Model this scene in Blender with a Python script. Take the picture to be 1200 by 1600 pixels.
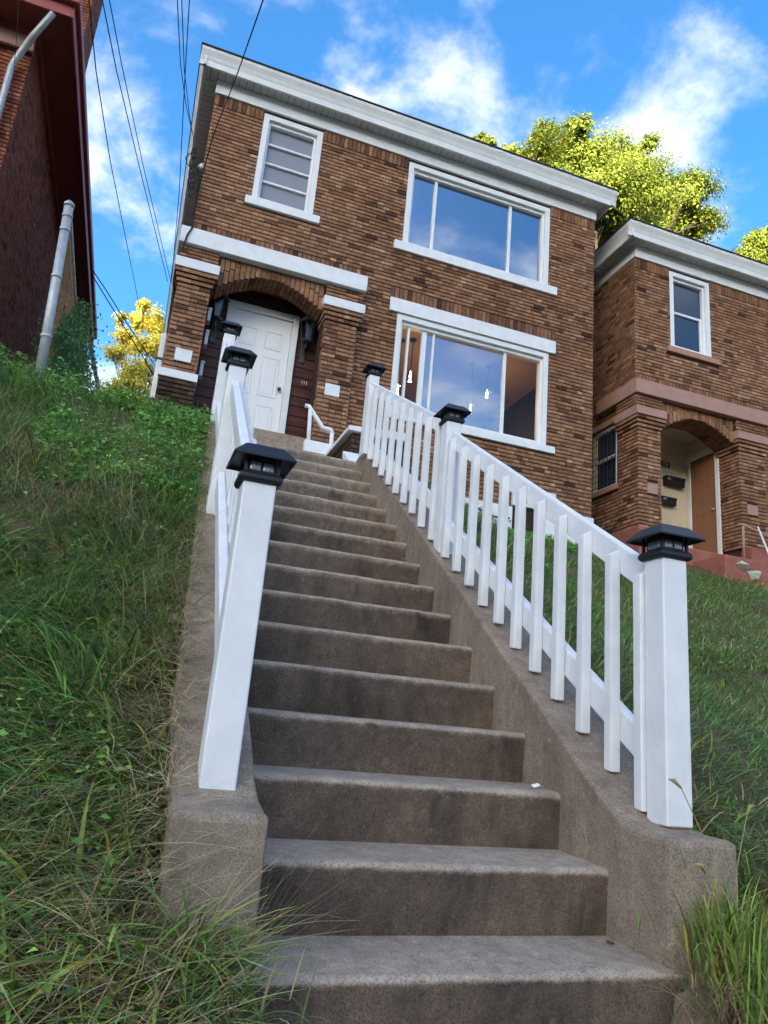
import bpy, math, random
import numpy as np
from mathutils import Vector, Matrix

random.seed(7)
rng = np.random.default_rng(11)
for o in list(bpy.data.objects):
    bpy.data.objects.remove(o)
scene = bpy.context.scene
COL = scene.collection

# ------------------------------------------------------------------ camera
F_PX = 1156.7
YAW, PITCH, ROLL = 0.315104, 0.278287, 0.090628
CAM = np.array([-1.4012, -1.7155, 0.5264])
_ca, _sa, _cb, _sb = math.cos(YAW), math.sin(YAW), math.cos(PITCH), math.sin(PITCH)
FWD = np.array([_sa * _cb, _ca * _cb, _sb])
_r0 = np.array([_ca, -_sa, 0.0])
_u0 = np.cross(_r0, FWD)
RGT = math.cos(ROLL) * _r0 + math.sin(ROLL) * _u0
UPV = -math.sin(ROLL) * _r0 + math.cos(ROLL) * _u0
cam_data = bpy.data.cameras.new("camera")
cam = bpy.data.objects.new("camera", cam_data)
COL.objects.link(cam)
cam.matrix_world = Matrix(((RGT[0], UPV[0], -FWD[0], CAM[0]), (RGT[1], UPV[1], -FWD[1], CAM[1]),
                           (RGT[2], UPV[2], -FWD[2], CAM[2]), (0, 0, 0, 1)))
cam_data.sensor_fit = 'VERTICAL'
cam_data.sensor_height = 36.0
cam_data.lens = F_PX / 1600.0 * 36.0
cam_data.clip_start = 0.02
cam_data.clip_end = 3000
scene.camera = cam
scene.render.resolution_x, scene.render.resolution_y = 768, 1024

# ------------------------------------------------------------------ sky and sun
SUN_EL = math.radians(13.0)
SUN_AZ = math.radians(218.0)          # compass-like: 0 = +Y, clockwise towards +X; the sun stands behind the camera
SUN_DIR = Vector((math.sin(SUN_AZ) * math.cos(SUN_EL), math.cos(SUN_AZ) * math.cos(SUN_EL), math.sin(SUN_EL)))
world = bpy.data.worlds.new("World")
scene.world = world
world.use_nodes = True
wn, wl = world.node_tree.nodes, world.node_tree.links
wn.clear()
def N(nodes, typ, **kw):
    n = nodes.new(typ)
    for k, v in kw.items():
        setattr(n, k, v)
    return n
w_out = N(wn, 'ShaderNodeOutputWorld')
w_bg = N(wn, 'ShaderNodeBackground')
w_sky = N(wn, 'ShaderNodeTexSky', sky_type='NISHITA')
w_sky.sun_disc = False
w_sky.sun_elevation = SUN_EL
w_sky.sun_rotation = SUN_AZ
w_sky.altitude = 200
w_sky.air_density = 1.0
w_sky.dust_density = 5.0
w_sky.ozone_density = 3.6
w_bg.inputs['Strength'].default_value = 0.15
w_tc = N(wn, 'ShaderNodeTexCoord')
w_sep = N(wn, 'ShaderNodeSeparateXYZ')
wl.new(w_tc.outputs['Generated'], w_sep.inputs[0])
w_zm = N(wn, 'ShaderNodeMath', operation='MAXIMUM'); w_zm.inputs[1].default_value = 0.0
wl.new(w_sep.outputs['Z'], w_zm.inputs[0])
w_za = N(wn, 'ShaderNodeMath', operation='ADD'); w_za.inputs[1].default_value = 0.22
wl.new(w_zm.outputs[0], w_za.inputs[0])
w_dx = N(wn, 'ShaderNodeMath', operation='DIVIDE')
w_dy = N(wn, 'ShaderNodeMath', operation='DIVIDE')
wl.new(w_sep.outputs['X'], w_dx.inputs[0]); wl.new(w_za.outputs[0], w_dx.inputs[1])
wl.new(w_sep.outputs['Y'], w_dy.inputs[0]); wl.new(w_za.outputs[0], w_dy.inputs[1])
w_cmb = N(wn, 'ShaderNodeCombineXYZ')
wl.new(w_dx.outputs[0], w_cmb.inputs[0]); wl.new(w_dy.outputs[0], w_cmb.inputs[1])
w_cmb.inputs[2].default_value = 13.0
w_n1 = N(wn, 'ShaderNodeTexNoise'); w_n1.inputs['Scale'].default_value = 3.6; w_n1.inputs['Detail'].default_value = 9
w_n1.inputs['Roughness'].default_value = 0.57; w_n1.inputs['Distortion'].default_value = 0.2
wl.new(w_cmb.outputs[0], w_n1.inputs['Vector'])
w_rmp = N(wn, 'ShaderNodeValToRGB')
w_rmp.color_ramp.elements[0].position = 0.45; w_rmp.color_ramp.elements[0].color = (0, 0, 0, 1)
w_rmp.color_ramp.elements[1].position = 0.75; w_rmp.color_ramp.elements[1].color = (1, 1, 1, 1)
w_rmp.color_ramp.interpolation = 'EASE'
wl.new(w_n1.outputs['Fac'], w_rmp.inputs[0])
w_cl = N(wn, 'ShaderNodeMixRGB'); w_cl.blend_type = 'MIX'
w_tint = N(wn, 'ShaderNodeMixRGB'); w_tint.blend_type = 'MULTIPLY'; w_tint.inputs[0].default_value = 1.0
w_tint.inputs[2].default_value = (0.95, 1.0, 1.0, 1)
w_hs = N(wn, 'ShaderNodeHueSaturation'); w_hs.inputs['Saturation'].default_value = 1.20
wl.new(w_sky.outputs[0], w_hs.inputs['Color']); wl.new(w_hs.outputs[0], w_tint.inputs[1])
wl.new(w_tint.outputs[0], w_cl.inputs[1])
w_cl.inputs[2].default_value = (3.7, 3.55, 3.45, 1)
wl.new(w_rmp.outputs[0], w_cl.inputs[0])
wl.new(w_cl.outputs[0], w_bg.inputs['Color'])
wl.new(w_bg.outputs[0], w_out.inputs[0])

sun_data = bpy.data.lights.new("sun", 'SUN')
sun_data.energy = 4.4
sun_data.angle = math.radians(0.5)
sun_data.color = (1.0, 0.86, 0.62)
sun = bpy.data.objects.new("sun", sun_data)
COL.objects.link(sun)
sun.rotation_euler = SUN_DIR.to_track_quat('Z', 'Y').to_euler()
sun.location = (-20, -30, 40)

scene.view_settings.view_transform = 'Standard'
scene.view_settings.look = 'None'
scene.view_settings.gamma = 1
scene.view_settings.exposure = 1.95
scene.view_settings.use_curve_mapping = False

# ------------------------------------------------------------------ helpers
def ray(px, py):
    return FWD + RGT * (px - 600) / F_PX - UPV * (py - 800) / F_PX
def at(px, py, Y):
    """the point of the place that stands at depth Y on the sight line of a photo pixel"""
    d = ray(px, py)
    return CAM + d * (Y - CAM[1]) / d[1]
def project(P):
    d = np.asarray(P, float) - CAM
    w = d @ FWD
    return 600 + F_PX * (d @ RGT) / w, 800 - F_PX * (d @ UPV) / w, w

class MB:
    def __init__(s):
        s.v, s.f = [], []
    def add(s, vs, fs):
        b = len(s.v)
        s.v += [tuple(float(c) for c in p) for p in vs]
        s.f += [tuple(i + b for i in f) for f in fs]
        return s
    def box(s, x0, x1, y0, y1, z0, z1):
        return s.add([(x0, y0, z0), (x1, y0, z0), (x1, y1, z0), (x0, y1, z0), (x0, y0, z1), (x1, y0, z1), (x1, y1, z1), (x0, y1, z1)],
                     [(0, 3, 2, 1), (4, 5, 6, 7), (0, 1, 5, 4), (1, 2, 6, 5), (2, 3, 7, 6), (3, 0, 4, 7)])
    def hexa(s, p):
        """eight corners: bottom ring 0-3 (counter-clockwise from above), top ring 4-7"""
        return s.add(p, [(0, 3, 2, 1), (4, 5, 6, 7), (0, 1, 5, 4), (1, 2, 6, 5), (2, 3, 7, 6), (3, 0, 4, 7)])
    def loft(s, rings, cap=True, closed=True):
        n = len(rings[0]); vs = [p for r in rings for p in r]; fs = []
        for i in range(len(rings) - 1):
            for k in range(n if closed else n - 1):
                a, b = i * n + k, i * n + (k + 1) % n
                fs.append((a, b, b + n, a + n))
        if cap:
            fs.append(tuple(range(n))[::-1]); fs.append(tuple(range((len(rings) - 1) * n, len(rings) * n)))
        return s.add(vs, fs)
    def tube(s, pts, r, n=8, cap=True):
        pts = [Vector(p) for p in pts]
        rs = r if isinstance(r, (list, tuple)) else [r] * len(pts)
        rings = []
        ref = Vector((0.13, 0.31, 0.94))
        prev = None
        for i, p in enumerate(pts):
            d = (pts[min(i + 1, len(pts) - 1)] - pts[max(i - 1, 0)]).normalized()
            if prev is None:
                a = d.cross(ref if abs(d.dot(ref)) < .95 else Vector((1, 0, 0))).normalized()
            else:
                a = (prev - d * prev.dot(d)).normalized()
            prev = a
            b = d.cross(a)
            rings.append([p + (a * math.cos(t) + b * math.sin(t)) * rs[i] for t in [2 * math.pi * k / n for k in range(n)]])
        return s.loft(rings, cap)
    def disc_lathe(s, c, prof, n=12, rot=0):
        rings = [[(c[0] + r * math.cos(2 * math.pi * k / n + rot), c[1] + r * math.sin(2 * math.pi * k / n + rot), c[2] + z) for k in range(n)] for r, z in prof]
        return s.loft(rings)

def link(o):
    COL.objects.link(o); return o
def mesh_obj(name, mb, mat, parent=None, smooth=False, bevel=0, seg=2):
    me = bpy.data.meshes.new(name)
    me.from_pydata(mb.v, [], mb.f)
    me.update()
    if mat: me.materials.append(mat)
    if smooth:
        me.polygons.foreach_set('use_smooth', [True] * len(me.polygons))
    o = link(bpy.data.objects.new(name, me))
    attach(o, parent)
    if bevel:
        m = o.modifiers.new('bevel', 'BEVEL'); m.width = bevel; m.segments = seg; m.limit_method = 'ANGLE'; m.angle_limit = math.radians(35)
    return o
def attach(o, parent):
    if parent is not None:
        o.parent = parent
        if parent.type == 'EMPTY':
            o.matrix_parent_inverse = Matrix.Translation(-Vector(parent.location))
def tag(o, label, cat, group=None):
    o['label'] = label; o['category'] = cat
    if group: o['group'] = group
    return o
def thing(name, loc, label, cat, group=None):
    o = link(bpy.data.objects.new(name, None)); o.location = loc; o.empty_display_size = .1
    return tag(o, label, cat, group)
def structure(o):
    o['kind'] = 'structure'; return o
def stuff(o):
    o['kind'] = 'stuff'; return o

# ------------------------------------------------------------------ materials
MATS = {}
def new_mat(name, rough=.7, spec=.3):
    m = bpy.data.materials.new(name); m.use_nodes = True
    nt = m.node_tree; b = nt.nodes['Principled BSDF']
    b.inputs['Roughness'].default_value = rough
    b.inputs['Specular IOR Level'].default_value = spec
    MATS[name] = m
    return m, nt.nodes, nt.links, b
def ramp(nd, stops):
    r = N(nd, 'ShaderNodeValToRGB'); e = r.color_ramp.elements
    while len(e) < len(stops): e.new(.5)
    for k, (p, c) in enumerate(stops):
        e[k].position = p; e[k].color = (*c, 1)
    return r
def noise(nd, lk, scale, detail=4, rough=.6, vec=None, dist=0):
    n = N(nd, 'ShaderNodeTexNoise'); n.inputs['Scale'].default_value = scale; n.inputs['Detail'].default_value = detail
    n.inputs['Roughness'].default_value = rough; n.inputs['Distortion'].default_value = dist
    if vec is not None: lk.new(vec, n.inputs['Vector'])
    return n
def world_pos(nd):
    g = N(nd, 'ShaderNodeNewGeometry'); return g.outputs['Position']
def bump(nd, lk, b, h, strength=.3, dist=.01):
    n = N(nd, 'ShaderNodeBump'); n.inputs['Strength'].default_value = strength; n.inputs['Distance'].default_value = dist
    lk.new(h, n.inputs['Height']); lk.new(n.outputs[0], b.inputs['Normal']); return n
def mixc(nd, lk, fac, a, bcol, mode='MIX'):
    m = N(nd, 'ShaderNodeMixRGB'); m.blend_type = mode
    for s, v in ((0, fac), (1, a), (2, bcol)):
        if isinstance(v, (int, float)): m.inputs[s].default_value = v
        elif isinstance(v, tuple): m.inputs[s].default_value = (*v, 1)
        else: lk.new(v, m.inputs[s])
    return m.outputs[0]

def simple(name, c1, c2=None, scale=6, rough=.6, spec=.3, bmp=0, metal=0, bscale=40):
    m, nd, lk, b = new_mat(name, rough, spec)
    b.inputs['Metallic'].default_value = metal
    p = world_pos(nd)
    if c2:
        n = noise(nd, lk, scale, 5, .65, p)
        r = ramp(nd, [(.3, c1), (.72, c2)]); lk.new(n.outputs['Fac'], r.inputs[0]); lk.new(r.outputs[0], b.inputs['Base Color'])
    else:
        b.inputs['Base Color'].default_value = (*c1, 1)
    if bmp:
        n2 = noise(nd, lk, bscale, 4, .6, p); bump(nd, lk, b, n2.outputs['Fac'], bmp, .004)
    return m

def concrete_colour(nd, lk, p, light, dark, stain, stain_amt):
    n1 = noise(nd, lk, 3.2, 6, .62, p); r1 = ramp(nd, [(.3, dark), (.68, light)]); lk.new(n1.outputs['Fac'], r1.inputs[0])
    n2 = noise(nd, lk, 190, 3, .7, p); r2 = ramp(nd, [(.34, (.48, .45, .43)), (.5, (1, 1, 1)), (.70, (1.42, 1.38, 1.34))]); lk.new(n2.outputs['Fac'], r2.inputs[0])
    c = mixc(nd, lk, .85, r1.outputs[0], r2.outputs[0], 'MULTIPLY')
    mp = N(nd, 'ShaderNodeMapping'); mp.inputs['Scale'].default_value = (2.2, 2.2, 1.1); lk.new(p, mp.inputs[0])
    n3 = noise(nd, lk, 1.0, 8, .68, mp.outputs[0], .6); r3 = ramp(nd, [(.46, (0, 0, 0)), (.66, (1, 1, 1))]); lk.new(n3.outputs['Fac'], r3.inputs[0])
    f = N(nd, 'ShaderNodeMath', operation='MULTIPLY'); lk.new(r3.outputs[0], f.inputs[0]); f.inputs[1].default_value = stain_amt
    c = mixc(nd, lk, f.outputs[0], c, stain)
    n5 = noise(nd, lk, 30, 5, .78, p); r5 = ramp(nd, [(.60, (0, 0, 0)), (.70, (1, 1, 1))]); lk.new(n5.outputs['Fac'], r5.inputs[0])
    f5 = N(nd, 'ShaderNodeMath', operation='MULTIPLY'); lk.new(r5.outputs[0], f5.inputs[0]); f5.inputs[1].default_value = .42
    c = mixc(nd, lk, f5.outputs[0], c, tuple(min(1, v * 1.45) for v in light))
    n6 = noise(nd, lk, 15, 5, .7, p); r6 = ramp(nd, [(.33, (.74, .73, .72)), (.52, (1, 1, 1)), (.70, (1.18, 1.16, 1.14))]); lk.new(n6.outputs['Fac'], r6.inputs[0])
    c = mixc(nd, lk, .85, c, r6.outputs[0], 'MULTIPLY')
    mp7 = N(nd, 'ShaderNodeMapping'); mp7.inputs['Scale'].default_value = (26, 26, 2.2); lk.new(p, mp7.inputs[0])
    n7 = noise(nd, lk, 1, 4, .65, mp7.outputs[0]); r7 = ramp(nd, [(.40, (.74, .72, .71)), (.58, (1, 1, 1))]); lk.new(n7.outputs['Fac'], r7.inputs[0])
    return mixc(nd, lk, .30, c, r7.outputs[0], 'MULTIPLY')
def concrete_bump(nd, lk, b, p):
    n4 = noise(nd, lk, 95, 7, .78, p); n8 = noise(nd, lk, 420, 2, .6, p)
    ad = N(nd, 'ShaderNodeMath', operation='ADD'); lk.new(n4.outputs['Fac'], ad.inputs[0]); lk.new(n8.outputs['Fac'], ad.inputs[1])
    bump(nd, lk, b, ad.outputs[0], .6, .005)
def concrete_mat(name, light, dark, stain, stain_amt=.55):
    m, nd, lk, b = new_mat(name, .92, .12)
    p = world_pos(nd)
    lk.new(concrete_colour(nd, lk, p, light, dark, stain, stain_amt), b.inputs['Base Color'])
    concrete_bump(nd, lk, b, p)
    return m
def step_mat(name, worn_lit, grimy_shaded):
    """worn tread and grimy riser in one sheet, tread light and riser shade coloured in: the vertex value 'grime' with ragged noise decides which shows"""
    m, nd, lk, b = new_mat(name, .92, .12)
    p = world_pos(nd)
    c1 = concrete_colour(nd, lk, p, *worn_lit); c2 = concrete_colour(nd, lk, p, *grimy_shaded)
    a = N(nd, 'ShaderNodeAttribute', attribute_type='GEOMETRY', attribute_name='grime_shade')
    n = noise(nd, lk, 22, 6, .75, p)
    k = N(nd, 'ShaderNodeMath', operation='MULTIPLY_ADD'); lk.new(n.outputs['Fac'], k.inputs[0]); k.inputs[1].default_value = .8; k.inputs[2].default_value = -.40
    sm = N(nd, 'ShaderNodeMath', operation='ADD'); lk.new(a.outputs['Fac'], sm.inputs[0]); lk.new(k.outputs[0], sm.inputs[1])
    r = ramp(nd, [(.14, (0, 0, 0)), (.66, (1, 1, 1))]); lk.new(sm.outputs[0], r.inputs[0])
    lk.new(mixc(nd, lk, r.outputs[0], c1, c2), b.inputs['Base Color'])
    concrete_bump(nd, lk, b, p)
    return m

def brick_mat(name, stops, rough=.9):
    m, nd, lk, b = new_mat(name, rough, .15)
    a1 = N(nd, 'ShaderNodeAttribute', attribute_type='GEOMETRY', attribute_name='tone')
    a2 = N(nd, 'ShaderNodeAttribute', attribute_type='OBJECT', attribute_name='tone')
    s = N(nd, 'ShaderNodeMath', operation='ADD'); lk.new(a1.outputs['Fac'], s.inputs[0]); lk.new(a2.outputs['Fac'], s.inputs[1])
    p = world_pos(nd)
    nl = noise(nd, lk, .55, 3, .6, p)
    k = N(nd, 'ShaderNodeMath', operation='MULTIPLY_ADD'); lk.new(nl.outputs['Fac'], k.inputs[0]); k.inputs[1].default_value = .45; k.inputs[2].default_value = -.225
    s2 = N(nd, 'ShaderNodeMath', operation='ADD'); lk.new(s.outputs[0], s2.inputs[0]); lk.new(k.outputs[0], s2.inputs[1])
    r = ramp(nd, stops); lk.new(s2.outputs[0], r.inputs[0])
    mp = N(nd, 'ShaderNodeMapping'); mp.inputs['Scale'].default_value = (90, 90, 14); lk.new(p, mp.inputs[0])
    n1 = noise(nd, lk, 1, 3, .7, mp.outputs[0]); r1 = ramp(nd, [(.3, (.62, .60, .58)), (.7, (1.3, 1.28, 1.25))]); lk.new(n1.outputs['Fac'], r1.inputs[0])
    n2 = noise(nd, lk, 9, 4, .7, p); r2 = ramp(nd, [(.3, (.72, .70, .70)), (.7, (1.18, 1.16, 1.12))]); lk.new(n2.outputs['Fac'], r2.inputs[0])
    c = mixc(nd, lk, 1.0, r.outputs[0], r1.outputs[0], 'MULTIPLY')
    c = mixc(nd, lk, 1.0, c, r2.outputs[0], 'MULTIPLY')
    lk.new(c, b.inputs['Base Color'])
    bump(nd, lk, b, n1.outputs['Fac'], .5, .004)
    return m

M_brick = brick_mat('brown_brick', [(0, (.045, .029, .024)), (.16, (.085, .046, .033)), (.36, (.185, .096, .060)), (.60, (.305, .160, .096)), (.86, (.43, .25, .155)), (1, (.52, .34, .22))])
M_brick_dark = brick_mat('dark_base_brick', [(0, (.020, .016, .015)), (.5, (.05, .035, .028)), (1, (.12, .075, .05))])
M_brick_red = brick_mat('red_brick', [(0, (.08, .03, .024)), (.4, (.25, .075, .048)), (.75, (.38, .125, .07)), (1, (.48, .20, .11))])
M_brick_shade = brick_mat('shaded_dark_red_brick', [(0, (.08, .030, .025)), (.5, (.25, .092, .064)), (1, (.40, .17, .11))])  # dark side-wall brick; also puts the chimney side's shade into the colour
M_mortar = simple('dark_mortar', (.030, .021, .018), (.060, .043, .036), 14, .95, .1, .3)
M_white = simple('white_vinyl', (.70, .71, .735), (.82, .82, .83), 9, .42, .35)
M_whitepaint = simple('white_masonry_paint', (.70, .71, .73), (.82, .82, .83), 7, .6, .3, .15, bscale=60)
M_trim = simple('white_trim', (.72, .73, .75), (.80, .80, .81), 5, .45, .35)
M_gutter = simple('white_aluminium_gutter', (.66, .66, .66), (.78, .78, .77), 4, .45, .4)
M_soffit = simple('soffit_metal', (.46, .46, .46), (.54, .54, .53), 9, .55, .3)
M_soffit_gap = simple('soffit_groove', (.10, .10, .10), None, 4, .7)
M_black = simple('black_plastic', (.010, .012, .018), (.016, .019, .027), 12, .45, .35, .1, bscale=120)
M_led = simple('lamp_lens', (.10, .11, .13), (.34, .36, .40), 130, .12, .6)
M_roof = simple('dark_roofing', (.03, .03, .032), (.055, .053, .05), 6, .9)
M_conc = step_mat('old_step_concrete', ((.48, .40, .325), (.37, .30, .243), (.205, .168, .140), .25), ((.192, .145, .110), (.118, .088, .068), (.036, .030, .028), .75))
M_conc2 = concrete_mat('kerb_concrete', (.40, .315, .245), (.285, .222, .172), (.125, .098, .084), .42)
M_redpaint = simple('red_brown_masonry_paint', (.26, .085, .065), (.38, .14, .105), 5, .75, .2, .3, bscale=30)
M_pinkstone = simple('pink_painted_stone', (.36, .205, .168), (.45, .268, .218), 4, .75, .2, .2, bscale=50)
M_brownstone = simple('tan_sill_stone', (.36, .19, .13), (.46, .26, .18), 6, .8, .2, .2)
M_maroon = simple('maroon_paint', (.30, .066, .060), (.36, .090, .078), 4, .5, .3)
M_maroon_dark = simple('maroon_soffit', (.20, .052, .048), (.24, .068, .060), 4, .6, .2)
M_cream = simple('cream_wall', (.62, .52, .36), (.70, .60, .44), 3, .7)
M_ceil = simple('grey_ceiling', (.50, .49, .47), (.56, .55, .52), 3, .8)
M_tan = simple('tan_interior_wall', (.46, .30, .19), (.52, .35, .23), 2, .8)
M_floorwood = simple('interior_floor', (.16, .09, .05), (.22, .13, .07), 8, .4)
M_door = simple('white_door_paint', (.80, .80, .82), (.84, .84, .85), 2, .4, .4)
M_browndoor = None
M_steel = simple('galvanised_steel', (.34, .35, .36), (.52, .53, .54), 16, .5, .5, .15, .35)
M_darkmetal = simple('dark_metal', (.03, .03, .032), (.05, .05, .05), 10, .5, .5)
M_brass = simple('knob_metal', (.06, .055, .05), None, 4, .3, .6, metal=.8)
M_cable = simple('black_cable', (.012, .012, .013), None, 4, .6)
M_stone = simple('grey_foundation_stone', (.26, .25, .24), (.40, .39, .37), 9, .9, .2, .4)
M_rubble = simple('broken_plaster', (.40, .38, .31), (.56, .54, .46), 12, .9, .2, .5)
M_paper = simple('paper', (.80, .79, .80), None, 5, .8)
M_hose = simple('green_hose', (.01, .05, .055), None, 4, .45, .5)
M_wood_pole = simple('grey_weathered_pole', (.10, .095, .09), (.16, .15, .14), 10, .8)
M_shade_pane = None

def wood_mat(name, a, bcol, c3, axis_scale):
    m, nd, lk, b = new_mat(name, .55, .35)
    p = world_pos(nd)
    mp = N(nd, 'ShaderNodeMapping'); mp.inputs['Scale'].default_value = axis_scale; lk.new(p, mp.inputs[0])
    n = noise(nd, lk, 1, 6, .65, mp.outputs[0], .8)
    r = ramp(nd, [(.28, a), (.5, bcol), (.72, c3)]); lk.new(n.outputs['Fac'], r.inputs[0]); lk.new(r.outputs[0], b.inputs['Base Color'])
    bump(nd, lk, b, n.outputs['Fac'], .2, .003)
    return m
M_plank = wood_mat('stained_porch_planks', (.022, .007, .006), (.060, .015, .010), (.130, .034, .018), (1.6, 1.6, 26))
M_browndoor = wood_mat('brown_flush_door', (.235, .108, .058), (.27, .128, .070), (.31, .150, .085), (14, 14, 1.2))

def glass_mat(name, refl, tint, rough=.0, edge=.5):
    m = bpy.data.materials.new(name); m.use_nodes = True
    nd, lk = m.node_tree.nodes, m.node_tree.links
    nd.clear()
    o = N(nd, 'ShaderNodeOutputMaterial'); mx = N(nd, 'ShaderNodeMixShader')
    t = N(nd, 'ShaderNodeBsdfTransparent'); t.inputs[0].default_value = (*tint, 1)
    g = N(nd, 'ShaderNodeBsdfGlossy'); g.inputs['Roughness'].default_value = rough; g.inputs['Color'].default_value = (.74, .86, 1, 1)
    p = world_pos(nd)
    n = noise(nd, lk, 1.3, 2, .5, p); bm = N(nd, 'ShaderNodeBump'); bm.inputs['Strength'].default_value = .03; bm.inputs['Distance'].default_value = .02
    lk.new(n.outputs['Fac'], bm.inputs['Height']); lk.new(bm.outputs[0], g.inputs['Normal'])
    fr = N(nd, 'ShaderNodeLayerWeight'); fr.inputs['Blend'].default_value = .25
    mt = N(nd, 'ShaderNodeMath', operation='MULTIPLY_ADD'); lk.new(fr.outputs['Fresnel'], mt.inputs[0]); mt.inputs[1].default_value = edge; mt.inputs[2].default_value = refl
    lk.new(mt.outputs[0], mx.inputs[0]); lk.new(t.outputs[0], mx.inputs[1]); lk.new(g.outputs[0], mx.inputs[2]); lk.new(mx.outputs[0], o.inputs[0])
    return m
M_glass = glass_mat('window_glass', .27, (.66, .68, .70))
M_glass_dark = glass_mat('upper_window_glass', .38, (.30, .31, .34))
M_bulbglass = glass_mat('clear_pendant_glass', .16, (.92, .82, .62))
M_lanternglass = glass_mat('smoky_lantern_glass', .03, (.42, .38, .30), .2)
M_glass_clear = glass_mat('open_sash_screen', .01, (.86, .86, .86), 0, .08)
M_candle = simple('candle_sleeve', (.42, .38, .28), None, 5, .6)
m_, nd_, lk_, b_ = new_mat('glowing_bulb', .4)
b_.inputs['Emission Color'].default_value = (1, .72, .36, 1); b_.inputs['Emission Strength'].default_value = 7
M_bulb = m_
m_, nd_, lk_, b_ = new_mat('frosted_louvre_glass', .25, .5)
b_.inputs['Base Color'].default_value = (.235, .24, .28, 1)
M_frost = m_
m_, nd_, lk_, b_ = new_mat('neighbour_glass', .08, .6)
b_.inputs['Base Color'].default_value = (.03, .05, .09, 1)
M_nglass = m_

def leaf_mat(name, trans=.35, rough=.55):
    m, nd, lk, b = new_mat(name, rough, .25)
    a = N(nd, 'ShaderNodeAttribute', attribute_type='GEOMETRY', attribute_name='col')
    lk.new(a.outputs['Color'], b.inputs['Base Color'])
    t = N(nd, 'ShaderNodeBsdfTranslucent'); lk.new(a.outputs['Color'], t.inputs[0])
    mx = N(nd, 'ShaderNodeMixShader'); mx.inputs[0].default_value = trans
    out = nd['Material Output']
    lk.new(b.outputs[0], mx.inputs[1]); lk.new(t.outputs[0], mx.inputs[2]); lk.new(mx.outputs[0], out.inputs[0])
    return m
M_grass = leaf_mat('grass_blades', .38, .5)
M_leaf = leaf_mat('leaves', .40, .5)
M_bark = simple('bark', (.055, .042, .032), (.12, .095, .075), 14, .9, .1, .5, bscale=30)

def ground_mat():
    m, nd, lk, b = new_mat('soil_and_thatch', .95, .1)
    p = world_pos(nd)
    n1 = noise(nd, lk, 2.2, 6, .65, p)
    r1 = ramp(nd, [(.30, (.080, .062, .042)), (.48, (.110, .108, .050)), (.62, (.16, .125, .082)), (.78, (.21, .165, .12))]); lk.new(n1.outputs['Fac'], r1.inputs[0])
    n2 = noise(nd, lk, 60, 4, .7, p); r2 = ramp(nd, [(.3, (.55, .52, .5)), (.7, (1.35, 1.3, 1.25))]); lk.new(n2.outputs['Fac'], r2.inputs[0])
    lk.new(mixc(nd, lk, 1.0, r1.outputs[0], r2.outputs[0], 'MULTIPLY'), b.inputs['Base Color'])
    n3 = noise(nd, lk, 35, 6, .7, p); bump(nd, lk, b, n3.outputs['Fac'], .8, .03)
    return m
M_ground = ground_mat()

# ------------------------------------------------------------------ terrain
def vnoise(x, y, seed=0):
    x, y = np.asarray(x, float), np.asarray(y, float)
    xi, yi = np.floor(x).astype(np.int64), np.floor(y).astype(np.int64)
    xf, yf = x - xi, y - yi
    def h(a, b):
        n = (a * 374761393 + b * 668265263 + seed * 974711) & 0xffffffff
        n = ((n ^ (n >> 13)) * 1274126177) & 0xffffffff
        return ((n ^ (n >> 16)) & 0xffff) / 65535.0
    u, v = xf * xf * (3 - 2 * xf), yf * yf * (3 - 2 * yf)
    return (h(xi, yi) * (1 - u) + h(xi + 1, yi) * u) * (1 - v) + (h(xi, yi + 1) * (1 - u) + h(xi + 1, yi + 1) * u) * v
def sstep(a, b, x):
    t = np.clip((np.asarray(x, float) - a) / (b - a), 0, 1); return t * t * (3 - 2 * t)
def ground_z(x, y):
    x, y = np.asarray(x, float), np.asarray(y, float)
    yc = np.clip(y, -1.5, None)
    steep = np.where(yc < 4.1, .65 * yc + .075, 2.74 + .17 * (np.minimum(yc, 9) - 4.1))
    gentle = .456 * np.minimum(yc, 7.6) - .13 + .0 * x
    gentle = np.where(y > 7.6, gentle + 0, gentle)
    w = sstep(.45, 2.6, x)
    z = steep * (1 - w) + gentle * w
    z = z + .11 * np.clip(-x - 1.7, 0, 2.5) * sstep(1.5, 4.2, y)
    z = z + (vnoise(x * 2.1, y * 2.1, 1) - .5) * .09 * sstep(.25, .9, np.minimum(np.abs(x + 1.2), np.abs(x - .35)) + .3) + (vnoise(x * 6, y * 6, 2) - .5) * .03
    far = sstep(12, 60, y)
    z = z + far * (.05 * (y - 12))
    z = np.maximum(z, -.86)
    # the street, and an unseen hillside toward the sun added to shade the house fronts
    toward = x * SUN_DIR[0] / math.cos(SUN_EL) + y * SUN_DIR[1] / math.cos(SUN_EL)
    shade_hill = 83.0 * sstep(76, 300, toward) + 2.5 * vnoise(x / 33, y / 33, 5) * sstep(76, 250, toward)
    return np.where(y < -1.5, np.maximum(-.86, -.98 * (y > -16)), z) + shade_hill
def axis(segs):
    out = []
    for a, b, n in segs: out += list(np.linspace(a, b, n, endpoint=False))
    return np.array(out + [segs[-1][1]])
gx = axis([(-900, -40, 20), (-40, -6, 14), (-6, 3, 110), (3, 12, 60), (12, 40, 12), (40, 900, 20)])
gy = axis([(-900, -320, 8), (-320, -60, 30), (-60, -14, 5), (-14, -1.6, 8), (-1.6, 8, 120), (8, 40, 14), (40, 400, 10)])
GX, GY = np.meshgrid(gx, gy)
GZ = ground_z(GX, GY)
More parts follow.
